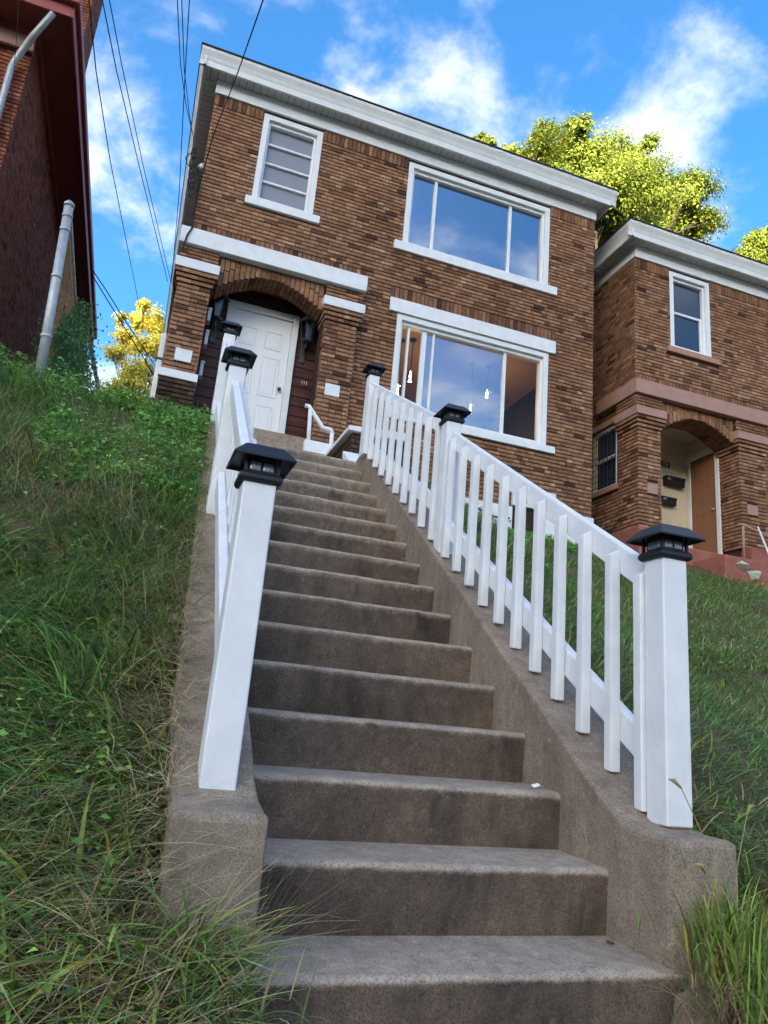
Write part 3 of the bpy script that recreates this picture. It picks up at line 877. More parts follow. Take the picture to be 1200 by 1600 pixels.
def six_panel_door(root, x0, x1, z0, z1, y, mat):
    d = mesh_obj('door', MB().box(x0, x1, y, y + .045, z0, z1), mat, root, bevel=.003)
    W = x1 - x0; st = .11; cw = (W - 3 * st) / 2
    rows = [(.115, .66), (.80, 1.44), (1.56, 1.86)]
    for cx in (x0 + st, x0 + 2 * st + cw):
        for a, b in rows:
            a, b = z0 + a, z0 + b
            b = min(b, z1 - .09)
            # moulded panel: a sunk groove ring and a raised field
            m = MB()
            m.loft([[(cx + g, y - h, a + g), (cx + cw - g, y - h, a + g), (cx + cw - g, y - h, b - g), (cx + g, y - h, b - g)]
                    for g, h in ((0, -.001), (.004, .010), (.016, .010), (.022, .001), (.036, .001), (.050, .008), (.052, .008))])
            mesh_obj('door_panel', m, mat, d)
    return d
def lantern(root, x, y, z, s=1.0):
    l = thing_part('porch_lantern', root)
    mesh_obj('wall_plate', MB().box(x - .024 * s, x + .024 * s, y - .012, y, z - .27 * s, z - .08 * s), M_darkmetal, l, bevel=.006)
    cy = y - .10 * s
    mesh_obj('arm', MB().tube([(x, y - .01, z - .14 * s), (x, y - .06 * s, z - .20 * s), (x, cy, z - .17 * s), (x, cy, z - .11 * s)], .010, 6), M_darkmetal, l)
    b = MB().disc_lathe((x, cy, z), [(.036 * s, -.12 * s), (.046 * s, -.112 * s), (.044 * s, -.105 * s)], 6)
    mesh_obj('lantern_base', b, M_darkmetal, l)
    mesh_obj('glass', MB().disc_lathe((x, cy, z), [(.040 * s, -.104 * s), (.062 * s, .055 * s)], 6), M_lanternglass, l)
    cage = MB()
    for k in range(6):
        a = 2 * math.pi * k / 6
        cage.tube([(x + .043 * s * math.cos(a), cy + .043 * s * math.sin(a), z - .105 * s), (x + .066 * s * math.cos(a), cy + .066 * s * math.sin(a), z + .057 * s)], .005, 4)
    mesh_obj('cage', cage, M_darkmetal, l)
    mesh_obj('lantern_roof', MB().disc_lathe((x, cy, z), [(.082 * s, .056 * s), (.080 * s, .068 * s), (.045 * s, .115 * s), (.018 * s, .128 * s), (.012 * s, .150 * s), (.002, .165 * s)], 6), M_darkmetal, l)
    mesh_obj('candle', MB().disc_lathe((x, cy, z), [(.010, -.1 * s), (.010, -.02 * s), (.004, .01 * s)], 6), M_candle, l)

# ------------------------------------------------------------------ the main house
WX0, WX1, ZS = -1.53, 5.17, 9.595
house = thing('brick_house', (1.8, 7.9, 3.3), 'brown brick house with white trim, white front door and two wide picture windows', 'house', 'brick houses in the row')
B1 = Bricks()
holes = [(-.775, .165, 7.845, 9.405), (1.628, 4.275, 7.845, 9.405), (1.66, 4.325, 4.955, 6.60), (-1.14, .53, 3.2, 6.72)]
wall = backing('wall', (0, YF + .012, 0), FX, FN, WX0 + .01, WX1 - .01, 3.0, 9.62, holes, .25, M_mortar, house)
bholes = holes + [(-.875, .285, 7.70, 7.86), (1.485, 4.43, 7.68, 7.86), (1.515, 4.44, 6.60, 6.84), (1.62, 4.47, 4.84, 4.97), (-1.70, 1.10, 6.69, 6.96),
                  (-1.70, -1.11, 3, 6.7), (.53, 1.02, 3, 6.7), (-1.7, 1.03, 6.3, 6.7)]
def on_course(z, z0, z1):
    n = round((z1 - z0) / COURSE); return z0 + math.ceil((z - z0) / ((z1 - z0) / n)) * (z1 - z0) / n
SOLD = [(1.52, 4.44, 6.838, on_course(7.00, 4.19, 9.25)), (-1.53, 1.09, 6.955, on_course(7.12, 4.19, 9.25))]
lay(B1, (0, YF + .012, 0), FX, FN, WX0, WX1, 4.19, 9.25, bholes + [(q[0], q[1], q[2], q[3] - .02) for q in SOLD], wall, M_brick)
soldier(B1, (0, YF + .012, 0), FX, FN, WX0, -.78, 9.25, 9.46, wall, M_brick, dark=.12)
soldier(B1, (0, YF + .012, 0), FX, FN, .17, 1.625, 9.25, 9.46, wall, M_brick, dark=.12)
soldier(B1, (0, YF + .012, 0), FX, FN, 4.28, WX1, 9.25, 9.46, wall, M_brick, dark=.12)
# drop ordinary bricks where soldiers stand above the lintel and the porch beam
CH1 = (9.25 - 4.19) / round((9.25 - 4.19) / COURSE)
def clear_zone(B, u0, u1, z0, z1):
    B.items = [it for it in B.items if not (abs(it[2][1] + 1) < .01 and it[3] < u1 and it[4] > u0 and it[5] < z1 - .002 and it[6] > z0 + .002 and abs(it[0][1] - YF - .012) < .01)]
for (a, b, c, hi) in SOLD:
    soldier(B1, (0, YF + .012, 0), FX, FN, a, b, c + .004, hi, wall, M_brick, dark=.10)
# side walls of the house
YB = 17.0
lw = backing('wall', (WX0 + .012, 0, 0), np.array([0, 1., 0]), np.array([-1., 0, 0]), YF + .28, YB, 3.0, 9.5, [], .25, M_mortar, house)
rw = backing('wall', (WX1 - .012, 0, 0), np.array([0, 1., 0]), np.array([1., 0, 0]), YF + .28, YB, 3.0, 9.5, [], .25, M_mortar, house)
bw_ = backing('wall', (0, YB, 0), FX, -FN, WX0 + .02, WX1 - .02, 3.0, 9.5, [], .2, M_mortar, house)
lay(B1, (WX0 + .012, 0, 0), np.array([0, 1., 0]), np.array([-1., 0, 0]), YF + .0, YF + 4, 4.19, 9.45, [], lw, M_brick)
lay(B1, (WX1 - .012, 0, 0), np.array([0, 1., 0]), np.array([1., 0, 0]), YF + .0, YF + 4, 4.19, 9.45, [], rw, M_brick)
# foundation, painted white and stepped down to the right
fo = MB()
fo.box(1.02, 3.75, YF - .05, YF + .2, 2.6, 3.85); fo.box(3.7505, 4.50, YF - .05, YF + .2, 3.88, 4.19); fo.box(4.3005, 4.50, YF - .05, YF + .2, 2.6, 3.8795); fo.box(3.7505, 4.30, YF - .05, YF + .2, 2.6, 3.30)
fo.box(4.5005, WX1 + .015, YF - .05, YF + .2, 2.6, 3.915)
mesh_obj('foundation', fo, M_whitepaint, house, bevel=.012)
lay(B1, (0, YF + .012, 0), FX, FN, 4.53, WX1, 3.915, 4.19, [], wall, M_brick, off=1)
bwn = thing_part('basement_window', house)
mesh_obj('frame', MB().box(3.755, 3.80, YF + .02, YF + .1, 3.302, 3.878).box(4.21, 4.298, YF + .02, YF + .1, 3.302, 3.878).box(3.80, 4.21, YF + .02, YF + .1, 3.83, 3.878).box(3.80, 4.21, YF + .02, YF + .1, 3.302, 3.35), M_maroon, bwn)
mesh_obj('pane', MB().box(3.80, 4.21, YF + .06, YF + .066, 3.35, 3.83), M_nglass, bwn)
lay(B1, (0, YF + .012, 0), FX, FN, 1.02, 3.75, 3.85, 4.19, [], wall, M_brick, off=1)
lay(B1, (0, YF + .012, 0), FX, FN, -1.55, 1.02, 2.9, 3.0, [], wall, M_brick_dark)
eave(house, WX0 - .25, WX1 + .21, 9.648, YF, YB, True, True, M_gutter, M_soffit, M_soffit_gap, M_trim, WX0, WX1)
window(house, -.775, .165, 7.845, 9.40, YF, [], M_frost, M_trim, sill=(-.865, .275, 7.712, 7.8445), bars=(.25, .5, .76), cas=.09)
window(house, 1.63, 4.272, 7.845, 9.40, YF, [(2.155, .05), (3.545, .05)], M_glass_dark, M_trim, sill=(1.49, 4.425, 7.69, 7.8445), cas=.09)
window(house, 1.662, 4.322, 4.965, 6.595, YF, [(1.90, .035), (2.16, .075), (2.32, .028), (3.57, .05)], M_glass, M_trim, sill=(1.63, 4.46, 4.85, 4.9645), lintel=(1.523, 4.434, 6.605, 6.833), cas=.085, clear=True)
# dark room behind the upper windows
def room(name, x0, x1, y0, y1, z0, z1, wm, cm, fm, parent):
    t = .04
    r = mesh_obj(name, MB().box(x0, x1, y1, y1 + t, z0, z1).box(x0 - t, x0, y0, y1, z0, z1).box(x1, x1 + t, y0, y1, z0, z1), wm, parent)
    mesh_obj('ceiling', MB().box(x0, x1, y0, y1, z1 + .002, z1 + .04), cm, r)
    mesh_obj('floor', MB().box(x0, x1, y0, y1, z0 - .04, z0 - .002), fm, r)
    return r
room('upper_room', 1.3, 4.9, YF + .27, 12.0, 7.2, 9.42, M_ceil, M_ceil, M_floorwood, house)
room('living_room', .95, 4.92, YF + .27, 12.5, 4.28, 6.72, M_tan, M_tan, M_floorwood, house)
# porch: beam, piers, arch, plank wall, door
mesh_obj('porch_beam', MB().box(-1.655, 1.088, YF - .19, YF + .30, 6.695, 6.95), M_whitepaint, house, bevel=.008)
pier(B1, house, -1.575, -1.125, YF - .11, YF + .28, 3.0, 6.694, (6.315, 6.46), band=(4.685, 4.80), square=(-1.445, -1.215, 4.95, 5.14), base_mat=M_brick_dark)
pier(B1, house, .54, 1.02, YF - .11, YF + .28, 3.0, 6.694, (6.315, 6.46), square=(.645, .87, 4.94, 5.13))
arch(B1, house, -1.06, .475, 6.20, 6.54, 6.694, YF - .06, YF + .28, M_brick)
YD = 8.45
pw = mesh_obj('porch_wall', MB().box(-1.6, 1.0, YD + .03, YD + .12, 3.9, 6.75), M_roof, house)
z = 4.17
k = 0
DX0, DX1 = -.712, .165
while z < 6.7:
    h = .158
    z1_ = min(z + h - .008, 6.69)
    for a, b in ((-1.30, DX0 - .115), (DX1 + .105, .70)):
        mesh_obj('plank', MB().box(a, b, YD + .006 + random.uniform(0, .005), YD + .031, z, z1_), M_plank, pw, bevel=.004)
    if z > 6.42: mesh_obj('plank', MB().box(DX0 - .1145, DX1 + .1045, YD + .008, YD + .031, z, z1_), M_plank, pw, bevel=.004)
    z += h
for s, x in ((-1, -1.30), (1, .70)):
    mesh_obj('porch_side', MB().box(x - .02 if s < 0 else x, x if s < 0 else x + .02, YF + .282, YD + .03, 3.9, 6.7), M_plank, pw)
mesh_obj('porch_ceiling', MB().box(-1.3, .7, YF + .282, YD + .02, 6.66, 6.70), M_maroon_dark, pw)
mesh_obj('porch_floor', MB().box(-1.5, 1.0, 7.62, YD + .03, 3.4, 4.165), M_conc2, house, bevel=.01)
door = six_panel_door(house, DX0, DX1, 4.19, 6.285, YD - .02, M_door)
fr = MB().box(DX0 - .11, DX0 - .004, YD - .055, YD + .03, 4.17, 6.40).box(DX1 + .004, DX1 + .10, YD - .055, YD + .03, 4.17, 6.40).box(DX0 - .004, DX1 + .004, YD - .055, YD + .03, 6.292, 6.40)
mesh_obj('door_frame', fr, M_trim, house, bevel=.008)
kn = MB().tube([(DX1 - .07, YD - .02, 5.14), (DX1 - .07, YD - .05, 5.14)], .014, 8).disc_lathe((DX1 - .07, YD - .065, 5.14), [(.008, -.028), (.026, -.018), (.031, 0), (.026, .018), (.008, .028)], 10)
mesh_obj('knob', kn, M_brass, door, smooth=True)
lantern(house, -.965, YD, 6.17, 1.9)
lantern(house, .385, YD, 6.15, 1.8)
for (x, z, hgt) in ((-1.105, 5.86, .20), (-1.09, 5.50, .22), (-1.085, 5.02, .22)):
    mesh_obj('letter_box', MB().box(x, x + .05, YF + .12, YF + .26, z - hgt / 2, z + hgt / 2).box(x - .0, x + .058, YF + .11, YF + .265, z + hgt / 2 - .03, z + hgt / 2 + .008), M_steel, house, bevel=.008)
# little metal hooks added in place of an unreadable mark on the plank wall
hk = MB()
for q in range(3):
    hk.tube([(.42 + q * .035, YD + .004, 5.375), (.42 + q * .035, YD - .03, 5.37), (.425 + q * .035, YD - .035, 5.33), (.43 + q * .035, YD - .02, 5.31)], .007, 5)
mesh_obj('mark_hooks', hk, M_steel, pw)
# downspout and conduit on the left corner
dsp = MB().box(WX0 - .125, WX0 - .05, YF - .02, YF + .06, 3.2, 5.35)
ds = mesh_obj('downspout', dsp, M_gutter, house, bevel=.012)
for z in (3.95, 4.35, 4.95):
    mesh_obj('bracket', MB().box(WX0 - .132, WX0 - .043, YF - .03, YF + .065, z, z + .03), M_darkmetal, ds)
mesh_obj('conduit', MB().tube([(WX0 - .03, YF - .03, 4.6), (WX0 - .03, YF - .03, 6.6)], .018, 6), M_darkmetal, house)
build_bricks(B1, 300)

# second flight up to the porch, cheek walls and hand rail
fl2 = thing('porch_steps', (-.2, 7.0, 2.7), 'short upper flight of concrete steps rising to the white front door', 'steps')
for k in range(8):
    y = 5.75 + .27 * k
    mesh_obj('step', MB().box(-.85, .60, y, 7.619, 2.70 + .1835 * k + (.0 if k else -.05), 2.70 + .1835 * (k + 1) - .002), M_conc2, fl2, bevel=.012)
B1b = Bricks()
ck = mesh_obj('cheek_wall', MB().hexa([(.70, 6.2, 2.5), (1.35, 6.2, 2.5), (1.35, 7.6, 2.5), (.70, 7.6, 2.5), (.70, 6.2, 3.80), (1.35, 6.2, 3.80), (1.35, 7.6, 3.80), (.70, 7.6, 3.80)]), M_mortar, fl2)
lay(B1b, (0, 6.2, 0), FX, FN, .69, 1.36, 2.7, 3.80, [], ck, M_brick_dark)
lay(B1b, (.70, 0, 0), np.array([0, 1., 0]), np.array([-1., 0, 0]), 6.19, 7.6, 2.7, 3.80, [], ck, M_brick_dark)
mesh_obj('coping', MB().hexa([(.63, 6.13, 3.80), (1.42, 6.13, 3.80), (1.42, 7.6, 3.80), (.63, 7.6, 3.80), (.63, 6.13, 3.86), (1.42, 6.13, 3.92), (1.42, 7.6, 3.92), (.63, 7.6, 3.86)]), M_whitepaint, ck, bevel=.01)
mesh_obj('coping', MB().hexa([(.60, 5.45, 2.98), (.80, 5.45, 2.98), (.80, 6.19, 3.46), (.60, 6.19, 3.46), (.60, 5.45, 3.06), (.80, 5.45, 3.06), (.80, 6.19, 3.55), (.60, 6.19, 3.55)]), M_whitepaint, ck, bevel=.01)
mesh_obj('coping_wall', MB().hexa([(.62, 5.5, 2.6), (.78, 5.5, 2.6), (.78, 6.18, 2.6), (.62, 6.18, 2.6), (.62, 5.5, 3.0), (.78, 5.5, 3.0), (.78, 6.18, 3.44), (.62, 6.18, 3.44)]), M_mortar, ck)
build_bricks(B1b, 40)
rl = MB().box(.36, .98, 7.30, 7.55, 3.2, 4.03)
mesh_obj('white_plinth', rl, M_whitepaint, fl2, bevel=.01)
def P(px, py, Y): return tuple(at(px, py, Y))
hr = thing('pipe_handrail', tuple(at(482, 700, 7.42)), 'bent white pipe handrail beside the porch pier', 'handrail')
A_, B_ = at(484, 640, 7.42), at(517, 673, 7.30)
mesh_obj('rail_pipe', MB().tube([P(477, 634, 7.45), P(483, 635, 7.43), P(488, 643, 7.42), P(504, 668, 7.36), P(510, 670, 7.34), P(517, 672, 7.32), P(520, 678, 7.32)], .030, 8), M_whitepaint, hr, smooth=True)
mesh_obj('upright', MB().tube([P(485, 640, 7.42), P(481, 700, 7.42)], .028, 8), M_whitepaint, hr, smooth=True)
mesh_obj('upright', MB().tube([P(519, 675, 7.32), P(516, 709, 7.32)], .028, 8), M_whitepaint, hr, smooth=True)

# pendants in the living room
def pendant(px, py, Y, label, kind, top=6.72):
    c = at(px, py, Y)
    p = thing('pendant_lamp', (c[0], c[1], top), label, 'pendant lamp', 'lit pendant lamps in the front room')
    mesh_obj('ceiling_rose', MB().disc_lathe((c[0], c[1], top), [(.055, -.03), (.06, -.003)], 12), M_darkmetal, p)
    mesh_obj('cord', MB().tube([(c[0], c[1], top - .02), (c[0], c[1], c[2] + .12)], .008, 5), M_darkmetal, p)
    if kind == 'dome': prof = [(.16, -.03), (.155, .02), (.13, .065), (.08, .10), (.03, .125), (.012, .13)]
    else: prof = [(.075, -.08), (.07, .0), (.05, .06), (.025, .11), (.012, .125)]
    rings = [[(c[0] + r * math.cos(2 * math.pi * k / 16), c[1] + r * math.sin(2 * math.pi * k / 16), c[2] + z) for k in range(16)] for r, z in prof]
    mesh_obj('shade', MB().loft(rings, cap=False), M_bulbglass, p, smooth=True)
    ld = bpy.data.lights.new('bulb_light', 'POINT'); ld.energy = 3; ld.color = (1, .74, .45); ld.shadow_soft_size = .03
    lo_ = link(bpy.data.objects.new('bulb_light', ld)); lo_.location = (c[0], c[1], c[2] - .06); attach(lo_, p)
    mesh_obj('bulb', MB().disc_lathe((c[0], c[1], c[2]), [(.006, -.032), (.019, -.022), (.022, -.006), (.016, .012), (.011, .03), (.010, .06)], 10), M_bulb, p, smooth=True)
pendant(621, 607, 8.85, 'amber cone pendant lamp, lowest at the left of the lower window', 'cone')
pendant(641, 587, 8.75, 'small amber pendant behind the left sliding sash', 'cone')
pendant(761, 614, 8.95, 'wide clear dome pendant in the middle of the lower window', 'dome')
pendant(735, 637, 9.05, 'small clear pendant just left of the wide dome one', 'cone')

# hose draped along the foundation
hz = thing('garden_hose', (3.2, 7.7, 3.8), 'dark green hose hung along the white foundation behind the balusters', 'hose')
hp = [at(700 + k * 12, 783 + k * 3.6 + 2.5 * math.sin(k * 1.3), 7.78) for k in range(9)]
mesh_obj('hose_run', MB().tube(hp, .016, 6), M_hose, hz, smooth=True)
hp = [at(722 + k * 10, 812 + k * 2.7 + 2 * math.sin(k * 1.1 + 1), 7.78) for k in range(8)]
mesh_obj('hose_run', MB().tube(hp, .022, 6), M_hose, hz, smooth=True)

# ------------------------------------------------------------------ the neighbouring house on the right
NX, NZ = 7.55, -.475
NW0, NW1, NZS = WX0 + NX, WX1 + NX, ZS + NZ
nb = thing('brick_house', (NW0 + 3, 7.9, 3.2), 'brown brick house on the right with pink stone trim and an open porch', 'house', 'brick houses in the row')
B2 = Bricks()
SY = np.array([0, 1., 0]); LN = np.array([-1., 0, 0])
PX0, PX1 = -1.12 + NX, .53 + NX          # porch opening
nholes = [(-.775 + NX, .125 + NX, 7.845 + NZ, 9.41 + NZ), (1.63 + NX, 4.275 + NX, 7.845 + NZ, 9.405 + NZ), (1.66 + NX, 4.325 + NX, 4.955 + NZ, 6.60 + NZ), (PX0 - .03, PX1 + .03, 3.2, 6.72 + NZ)]
nwall = backing('wall', (0, YF + .012, 0), FX, FN, NW0 + .01, NW1 - .01, 3.0, 9.50 + NZ, nholes, .25, M_mortar, nb)
nbh = nholes + [(-.875 + NX, .285 + NX, 7.70 + NZ, 7.86 + NZ), (1.485 + NX, 4.43 + NX, 7.68 + NZ, 7.86 + NZ), (1.5 + NX, 4.45 + NX, 6.6 + NZ, 6.84 + NZ), (1.6 + NX, 4.5 + NX, 4.84 + NZ, 4.97 + NZ),
                (-1.7 + NX, 1.09 + NX, 6.3 + NZ, 6.96 + NZ), (-1.7 + NX, -1.11 + NX, 3, 6.7 + NZ), (.53 + NX, 1.02 + NX, 3, 6.7 + NZ)]
NSH = on_course(7.12 + NZ, 3.7, 9.25 + NZ)
lay(B2, (0, YF + .012, 0), FX, FN, NW0, NW1, 3.7, 9.25 + NZ, nbh + [(NW0, 1.09 + NX, 6.95 + NZ, NSH - .02)], nwall, M_brick)
for a, b in ((NW0, -.78 + NX), (.13 + NX, 1.625 + NX), (4.28 + NX, NW1)):
    soldier(B2, (0, YF + .012, 0), FX, FN, a, b, 9.25 + NZ, 9.46 + NZ, nwall, M_brick, dark=.12)
soldier(B2, (0, YF + .012, 0), FX, FN, NW0, 1.09 + NX, 6.955 + NZ, NSH, nwall, M_brick, dark=.12)
# left side wall with its barred window
swh = [(8.42, 9.22, 4.80, 5.95)]
nl = backing('wall', (NW0 + .012, 0, 0), SY, LN, YF + .28, 17, 3.0, 9.5 + NZ, swh, .25, M_mortar, nb)
lay(B2, (NW0 + .012, 0, 0), SY, LN, YF + .0, 13.0, 3.0, 9.45 + NZ, [(8.34, 9.30, 4.70, 6.04), (7.8, 8.32, 3.0, 6.96 + NZ)], nl, M_brick)
backing('wall', (NW1 - .012, 0, 0), SY, -LN, YF + .28, 17, 3.0, 9.5 + NZ, [], .25, M_mortar, nb)
backing('wall', (0, 17, 0), FX, -FN, NW0 + .02, NW1 - .02, 3.0, 9.5 + NZ, [], .2, M_mortar, nb)
sw = thing_part('side_window', nb)
mesh_obj('frame', MB().box(NW0 + .03, NW0 + .12, 8.42, 8.48, 4.80, 5.95).box(NW0 + .03, NW0 + .12, 9.16, 9.22, 4.80, 5.95).box(NW0 + .03, NW0 + .12, 8.48, 9.16, 5.89, 5.95).box(NW0 + .05, NW0 + .12, 8.48, 9.16, 5.36, 5.41).box(NW0 + .03, NW0 + .12, 8.48, 9.16, 4.80, 4.85), M_trim, sw)
mesh_obj('pane', MB().box(NW0 + .09, NW0 + .096, 8.48, 9.16, 4.85, 5.89), M_nglass, sw)
gr = MB()
for k in range(7): gr.tube([(NW0 + .02, 8.48 + k * .113, 4.85), (NW0 + .02, 8.48 + k * .113, 5.89)], .007, 4)
for k in range(9): gr.tube([(NW0 + .02, 8.48, 4.90 + k * .115), (NW0 + .02, 9.16, 4.90 + k * .115)], .007, 4)
mesh_obj('window_grille', gr, M_darkmetal, sw)
mesh_obj('sill', MB().box(NW0 - .05, NW0 + .1, 8.34, 9.30, 4.70, 4.7995), M_brownstone, sw, bevel=.006)
mesh_obj('lintel', MB().box(NW0 - .03, NW0 + .1, 8.34, 9.30, 5.9505, 6.04), M_brownstone, sw, bevel=.006)
eave(nb, NW0 - .25, NW1 + .21, 9.648 + NZ, YF, 17, True, True, M_gutter, M_soffit, M_soffit_gap, M_trim, NW0, NW1)
window(nb, -.775 + NX, .125 + NX, 7.845 + NZ, 9.405 + NZ, YF, [], M_nglass, M_trim, sill=(-.865 + NX, .275 + NX, 7.735 + NZ, 7.8445 + NZ), sill_mat=M_brownstone, cas=.09, midrail=8.62 + NZ)
mesh_obj('roller_blind', MB().box(-.66 + NX, .0 + NX, YF + .125, YF + .13, 8.80 + NZ, 9.30 + NZ), M_trim, nb)
window(nb, 1.63 + NX, 4.272 + NX, 7.845 + NZ, 9.40 + NZ, YF, [(2.155 + NX, .05), (3.545 + NX, .05)], M_nglass, M_trim, sill=(1.49 + NX, 4.425 + NX, 7.69 + NZ, 7.8445 + NZ), sill_mat=M_brownstone, cas=.09)
window(nb, 1.662 + NX, 4.322 + NX, 4.965 + NZ, 6.595 + NZ, YF, [(2.155 + NX, .05), (3.545 + NX, .05)], M_nglass, M_trim, sill=(1.63 + NX, 4.46 + NX, 4.85 + NZ, 4.9645 + NZ), lintel=(1.523 + NX, 4.434 + NX, 6.605 + NZ, 6.833 + NZ), sill_mat=M_brownstone, cas=.085)
# porch
bm = MB().box(NW0 - .125, 1.215 + NX, YF - .19, YF + .30, 6.695 + NZ, 6.95 + NZ)
mesh_obj('porch_beam', bm, M_pinkstone, nb, bevel=.008)
mesh_obj('porch_beam', MB().box(NW0 - .124, NW0 + .06, YF + .3005, YF + .95, 6.695 + NZ, 6.95 + NZ), M_brownstone, nb, bevel=.008)
pier(B2, nb, NW0 - .045, PX0, YF - .11, YF + .42, 3.9, 6.694 + NZ, (6.315 + NZ, 6.46 + NZ), square=(-1.40 + NX, -1.19 + NX, 4.98 + NZ, 5.17 + NZ), stone=M_pinkstone)
pier(B2, nb, PX1 + .0, 1.10 + NX, YF - .11, YF + .42, 3.9, 6.694 + NZ, (6.315 + NZ, 6.46 + NZ), square=(.66 + NX, .89 + NX, 4.98 + NZ, 5.17 + NZ), stone=M_pinkstone)
arch(B2, nb, PX0 + .07, PX1 - .07, 6.20 + NZ, 6.52 + NZ, 6.694 + NZ, YF - .06, YF + .40, M_brick)
build_bricks(B2, 300)
PYB, PZ0, PZC = 9.10, 3.72, 6.22
pi_ = mesh_obj('porch_back_wall', MB().box(NW0 + .03, PX1 + .2, PYB, PYB + .1, 3.0, PZC + .1), M_cream, nb)
mesh_obj('porch_ceiling', MB().box(NW0 + .03, PX1 + .1, YF + .425, PYB - .002, PZC, PZC + .05), M_ceil, nb)
RX = PX1 + .02
sidew = mesh_obj('porch_side_wall', MB().box(RX, RX + .1, YF + .425, PYB - .002, 3.0, PZC - .002), M_cream, nb)
mesh_obj('porch_side_wall', MB().box(NW0 + .20, PX0 - .02, YF + .425, PYB - .002, 3.0, PZC - .002), M_cream, nb)
dY0, dY1, dZ1 = 8.36, 8.98, 5.80
dr = mesh_obj('door', MB().box(RX - .012, RX - .002, dY0, dY1, PZ0 + .03, dZ1), M_browndoor, nb, bevel=.003)
for (a, b) in ((.06, .27), (.35, .56)):
    for (c, d) in ((.12, .85), (.98, 1.55), (1.65, 1.95)):
        mesh_obj('door_panel', MB().box(RX - .018, RX - .0125, dY0 + a, dY0 + b, PZ0 + c, PZ0 + d), M_browndoor, dr, bevel=.003)
mesh_obj('knob', MB().disc_lathe((RX - .05, dY0 + .05, 4.72), [(.006, -.022), (.022, -.012), (.026, 0), (.022, .012), (.006, .022)], 8), M_steel, dr)
mesh_obj('door_frame', MB().box(RX - .035, RX - .001, dY0 - .10, dY0 - .004, PZ0, dZ1 + .1).box(RX - .035, RX - .001, dY1 + .004, dY1 + .10, PZ0, dZ1 + .1).box(RX - .035, RX - .001, dY0 - .004, dY1 + .004, dZ1 + .004, dZ1 + .1), M_trim, nb, bevel=.006)
for (px, py, w_, h_) in ((1050, 755, .42, .17), (1040, 785, .32, .14)):
    c = at(px, py, PYB)
    lb = mesh_obj('letter_box', MB().box(c[0] - w_ / 2, c[0] + w_ / 2, PYB - .11, PYB - .001, c[2] - h_ / 2, c[2] + h_ / 2), M_black, nb, bevel=.012)
    mesh_obj('box_lid', MB().box(c[0] - w_ / 2 - .006, c[0] + w_ / 2 + .006, PYB - .118, PYB - .001, c[2] + h_ / 2 - .05, c[2] + h_ / 2 + .008), M_black, lb, bevel=.006)
    mesh_obj('box_plate', MB().box(c[0] - w_ / 2 + .02, c[0] - w_ / 2 + .09, PYB - .1185, PYB - .115, c[2] + .01, c[2] + .05), M_led, lb)
# house number
def lettering(txt, loc, size, mat, parent, name):
    cu = bpy.data.curves.new(name, 'FONT'); cu.body = txt; cu.size = size; cu.extrude = .006; cu.offset = .004
    to = bpy.data.objects.new(name, cu); COL.objects.link(to)
    bpy.context.view_layer.update()
    dg = bpy.context.evaluated_depsgraph_get()
    me = bpy.data.meshes.new_from_object(to.evaluated_get(dg))
    bpy.data.objects.remove(to)
    me.transform(Matrix.Translation(loc) @ Matrix.Rotation(math.pi / 2, 4, 'X'))
    me.materials.clear(); me.materials.append(mat)
    o = link(bpy.data.objects.new(name, me)); o.parent = parent
    return o
c = at(1031, 728, PYB)
lettering('813', (c[0], PYB - .008, c[2]), .155, M_black, pi_, 'house_number')
# red painted porch base and steps
mesh_obj('porch_base', MB().box(PX0 + .05, PX1 + .06, YF - .10, PYB, 3.0, PZ0), M_redpaint, nb, bevel=.02)
for xa, xb in ((NW0 - .12, PX0 + .045), (PX1 - .06 + .125, 1.2 + NX)):
    mesh_obj('pier_base', MB().box(xa, xb, YF - .22, YF + .5, 3.0, 3.899), M_redpaint, nb, bevel=.015)
mesh_obj('porch_step', MB().box(PX0 + .5, PX1 + .9, YF - .9, YF - .221, 2.9, 3.46), M_redpaint, nb, bevel=.02)
mesh_obj('porch_step', MB().box(PX1 + .1, PX1 + 1.2, YF - .55, YF - .2215, 3.0, 3.62), M_redpaint, nb, bevel=.02)
rr = thing('pipe_handrail', (8.2, 7.5, 3.6), 'red-brown painted pipe handrail on the steps of the right-hand house', 'handrail')
mesh_obj('rail_pipe', MB().tube([P(1154, 819, 7.5), P(1160, 820, 7.48), P(1190, 833, 7.40), P(1240, 858, 7.2)], .022, 8), M_pinkstone, rr, smooth=True)
mesh_obj('upright', MB().tube([P(1161, 822, 7.48), P(1163, 876, 7.48)], .020, 8), M_pinkstone, rr, smooth=True)
wp = thing('white_stick', P(1199, 868, 7.3), 'white stick leaning on the red handrail of the right-hand house', 'stick')
mesh_obj('stick', MB().tube([P(1184, 823, 7.42), P(1204, 872, 7.28)], .016, 6), M_trim, wp)
def rubble(px, py, Y, s, label, seed):
    r = random.Random(seed); c = at(px, py, Y)
    vs = []
    n = 14
    import bmesh
    bm_ = bmesh.new()
    for _ in range(n):
        d = Vector((r.gauss(0, 1), r.gauss(0, 1), r.gauss(0, 1))).normalized()
        bm_.verts.new((c[0] + d.x * s[0] * r.uniform(.7, 1), c[1] + d.y * s[1] * r.uniform(.7, 1), c[2] + d.z * s[2] * r.uniform(.7, 1)))
    bmesh.ops.convex_hull(bm_, input=bm_.verts)
    me = bpy.data.meshes.new('rubble_lump'); bm_.to_mesh(me); bm_.free(); me.materials.append(M_rubble)
    o = link(bpy.data.objects.new('rubble_lump', me))
    tag(o, label, 'rubble', 'broken plaster by the red steps')
rubble(1160, 884, 6.99, (.17, .10, .08), 'upper broken plaster lump on the damaged red steps', 5)
rubble(1178, 898, 6.97, (.15, .09, .12), 'lower broken plaster lump beside the damaged red steps', 8)
